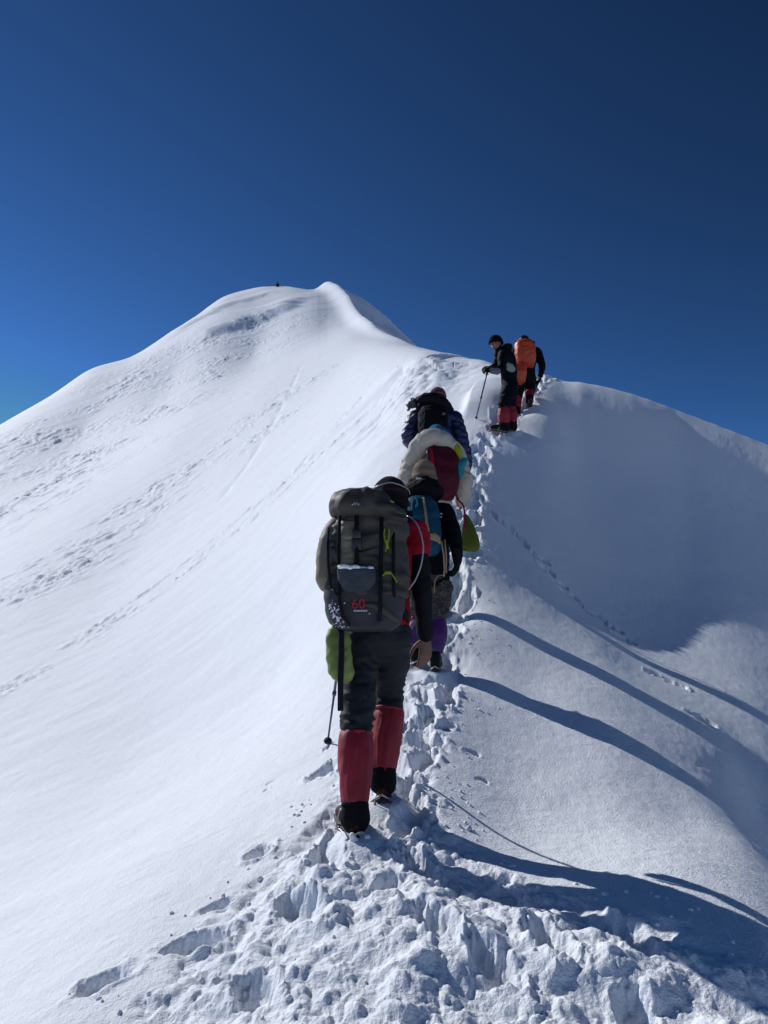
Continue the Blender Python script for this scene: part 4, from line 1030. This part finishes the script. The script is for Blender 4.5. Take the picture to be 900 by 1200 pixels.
S.limb([J(596,407,-.02),J(592,409,-.06),J(590,413,-.05)], [(.075,.07),(.085,.08),(.07,.07)]); S.build('hood', M['dnavy'], w5.root, voxel=.018, smooth_n=3, wr=(.008,10,(1,1,1)))
trousers(w5, j, 'dnavy', thigh=.115, knee=.095, end=.25, wr=.014)
gaiters(w5, j, 'gaiter', top=.14, r0=.080, r1=.098, r2=.078, low='black')
boot(w5, j['anl'], V(-.9,-.25,.1), size=1.1); boot(w5, j['anr'], V(-.85,-.1,.1), size=1.1)
S = Shape(); beanie(S, j['head']+V(0,0,.015), V(-.8,-.58,0), V(-.05,0,1), r=.122, low=-.05, tall=1.0); S.build('hat', M['hat5'], w5.root, voxel=.010, smooth_n=2)
for wr_, hd_, pl_, th_ in ((j['wrl'], j['hdl'], j['pll'], j['thl']), (j['wrr'], j['hdr'], j['plr'], j['thr'])):
    S = Shape(); hand_shape(S, wr_, hd_, pl_, th_, 1.15, 1.15, 1.4); gl = S.build('glove', M['black'], w5.root, voxel=.010, smooth_n=1)
S = Shape(); a = j['wrl']; S.limb([a+V(.10,.01,-.01), a+V(.0,0,0)], [.060,.055]); S.build('grey_cuff', M['greycuff'], w5.root, voxel=.014)
S = Shape(); S.limb([J(594,428,-.24),J(598,431,-.26),J(601,433,-.22)], [.05,.065,.045]); S.build('waist_pouch', M['pale'], w5.root, voxel=.016, wr=(.008,12,(1,1,1)))
gp = w5.o+J(572,432,-.28); tp = hit(557.5, 492); tip = V(tp[0], tp[1], float(H(tp[0], tp[1])[0])-.02)
pole('dark trekking pole held out by the person looking back on the ridge', gp, tip, r=.012)

# ---- sixth walker ----------------------------------------------------------------------
w6 = Walker('person', 'person in black walking away under the orange covered backpack, one foot lifted', 12.8, 612, 482, .018)
J = w6.J
j = dict(pelvis=J(616,440,.05), waist=J(617,430,.08), chest=J(617,412,.16), neck=J(616,403,.22), head=J(614,401,.26),
         shl=J(604,411,.15), ell=J(601,427,.16), wrl=J(600,438,.32), shr=J(630,412,.14), elr=J(636,428,.08), wrr=J(633,441,.12),
         knl=J(607,462,.18), anl=J(606,481,.05), knr=J(621,457,.30), anr=J(621,468,.05), hdr=V(-.2,.1,-1), plr=V(-1,0,0), footr=V(0,.6,-.7))
common_body(w6, j, 'skin', curl=.8, hands=())
jacket(w6, j, 'black', fat=1.05, hem=.10, wr=.010, arm=1.05)
trousers(w6, j, 'black', thigh=.10, knee=.085, end=.25, wr=.012)
gaiters(w6, j, 'gaiter', top=.20, r0=.070, r1=.072, r2=.058, low='black')
boot(w6, j['anl'], V(.1,1,.4)); boot(w6, j['anr'], V(.05,.8,-.35))
S = Shape(); beanie(S, j['head'], V(0,1,0), V(0,.1,1), r=.112, low=-.3, tall=.95); S.build('hat', M['hat5'], w6.root, voxel=.010, smooth_n=2)
S = Shape(); S.limb([J(609,398,.2),J(612,396.5,.18),J(614,398,.2)], [.02,.028,.02]); S.build('white_headband', M['white'], w6.root, voxel=.010)
for a, b in (('wrr','hdr'), ('wrl', None)):
    S = Shape(); hand_shape(S, j[a], j[b] if b else V(0,.5,-1), V(-1,0,0) if a == 'wrr' else V(1,0,0), V(0,1,0), 1.1, .8, 1.35); S.build('glove', M['black'], w6.root, voxel=.010, smooth_n=1)
k6 = Kit('backpack', 'bright orange rain covered backpack high on the ridge', 'backpack', w6, 611, 449, -.1, PACKS)
K = k6.J
S = Shape()
S.loft([(K(617,431,-.04),.10,.08),(K(617,427,-.08),.150,.13),(K(616,417,-.10),.178,.15),(K(615,405,-.08),.172,.14),(K(614,400,-.05),.12,.10)], e=2.8)
S.build('rain_cover', M['orange'], k6.root, voxel=.015, smooth_n=4, wr=(.018, 7, (1,1,1.2)))
S = Shape(); S.loft([(K(609,450,-.24),.05,.04),(K(608,447,-.28),.105,.09),(K(607,438,-.30),.150,.13),(K(607,430,-.28),.140,.12),(K(609,425,-.22),.08,.07)], e=2.5)
S.build('cover_bulge', M['orange'], k6.root, voxel=.015, smooth_n=4, wr=(.016, 7, (1,1,1.2)))
S = Shape(); S.strip([K(605,402,.2),K(606,399,.1),K(609,402,.0)], .05,.014, V(1,0,0)); S.build('shoulder_strap', M['web'], k6.root)
S = Shape(); S.strip([K(626,404,.2),K(625,400,.1),K(622,403,.0)], .05,.014, V(1,0,0)); S.build('shoulder_strap', M['web'], k6.root)
q = w6.o+J(626,446,.16); tip = V(P(617,477,12.9)[0], 12.9, 0); tip.z = float(H(tip.x, tip.y)[0])-.02
pole('short dark pole beside the lifted foot of the person in black', w6.o+j['wrr']+V(-.02,.02,-.08), tip)

# ---- somebody on the summit --------------------------------------------------------------
q = P(325, 337.5, 160); sx, sy = P(325, 336, 146)[:2]; sz = float(H(sx, sy)[0])
w7 = bpy.data.objects.new('person', None); link(w7); w7.location = (sx, sy, sz)
tag(w7, 'tiny dark figure sitting on the distant summit', 'person')
S = Shape(); S.limb([V(0,0,.15),V(0,0,.5),V(.02,.05,.72)], [(.22,.18),(.2,.16),(.1,.1)]); head_shape(S, V(.02,.05,.92), V(0,1,0), V(0,0,1), .1)
for s_ in (-1,1): S.limb([V(s_*.12,0,.14),V(s_*.2,.4,.42),V(s_*.2,.62,.05)], [.09,.07,.05]); S.limb([V(s_*.2,0,.62),V(s_*.3,.2,.38),V(s_*.2,.4,.42)], [.06,.05,.04])
S.build('body', M['skin'], w7, voxel=.025)
S = Shape(); S.limb([V(0,0,.10),V(0,0,.5),V(.02,.03,.74)], [(.28,.24),(.26,.2),(.13,.12)])
for s_ in (-1,1): S.limb([V(s_*.2,0,.64),V(s_*.34,.18,.40),V(s_*.22,.36,.44)], [.10,.09,.07])
S.build('jacket', M['black'], w7, voxel=.03)
S = Shape()
for s_ in (-1,1): S.limb([V(s_*.12,0,.15),V(s_*.2,.4,.44),V(s_*.2,.60,.06)], [.13,.11,.08])
S.build('trousers', M['black'], w7, voxel=.03)
S = Shape(); S.ball(V(.02,.04,.98), (.12,.13,.10)); S.build('hat', M['hat5'], w7)

# ---- loose snow: crumbs kicked out beside the trail --------------------------------------
def crumbs():
    bm = bmesh.new(); rr = random.Random(12); pts = []
    for k in range(600):
        yv = 1.7+rr.random()**1.5*9; l, r_ = np.interp(yv, TY, TL), np.interp(yv, TY, TR_)
        side = rr.random()
        x = l-abs(rr.gauss(0,.10)) if side < .3 else (r_+abs(rr.gauss(0,.14)) if side < .6 else rr.uniform(l, r_))
        pts.append((x, yv, rr.uniform(.003,.011)*(1+.9*(rr.random() < .1))))
    pts = np.array(pts); z = H(pts[:,0], pts[:,1])
    for (x, y, s), zz in zip(pts, z):
        g = bmesh.ops.create_icosphere(bm, subdivisions=1, radius=s, matrix=Matrix.Translation((x, y, zz)))
        for v in g['verts']: v.co += V(rr.uniform(-1,1),rr.uniform(-1,1),rr.uniform(-1,1))*s*.28
    me = bpy.data.meshes.new('snow_crumbs'); bm.to_mesh(me); bm.free(); me.materials.append(SNOW)
    me.polygons.foreach_set('use_smooth', [True]*len(me.polygons))
    o = link(bpy.data.objects.new('snow_crumbs', me)); tag(o, 'crumbs of kicked up snow scattered along the trail', 'snow', kind='stuff')
crumbs()
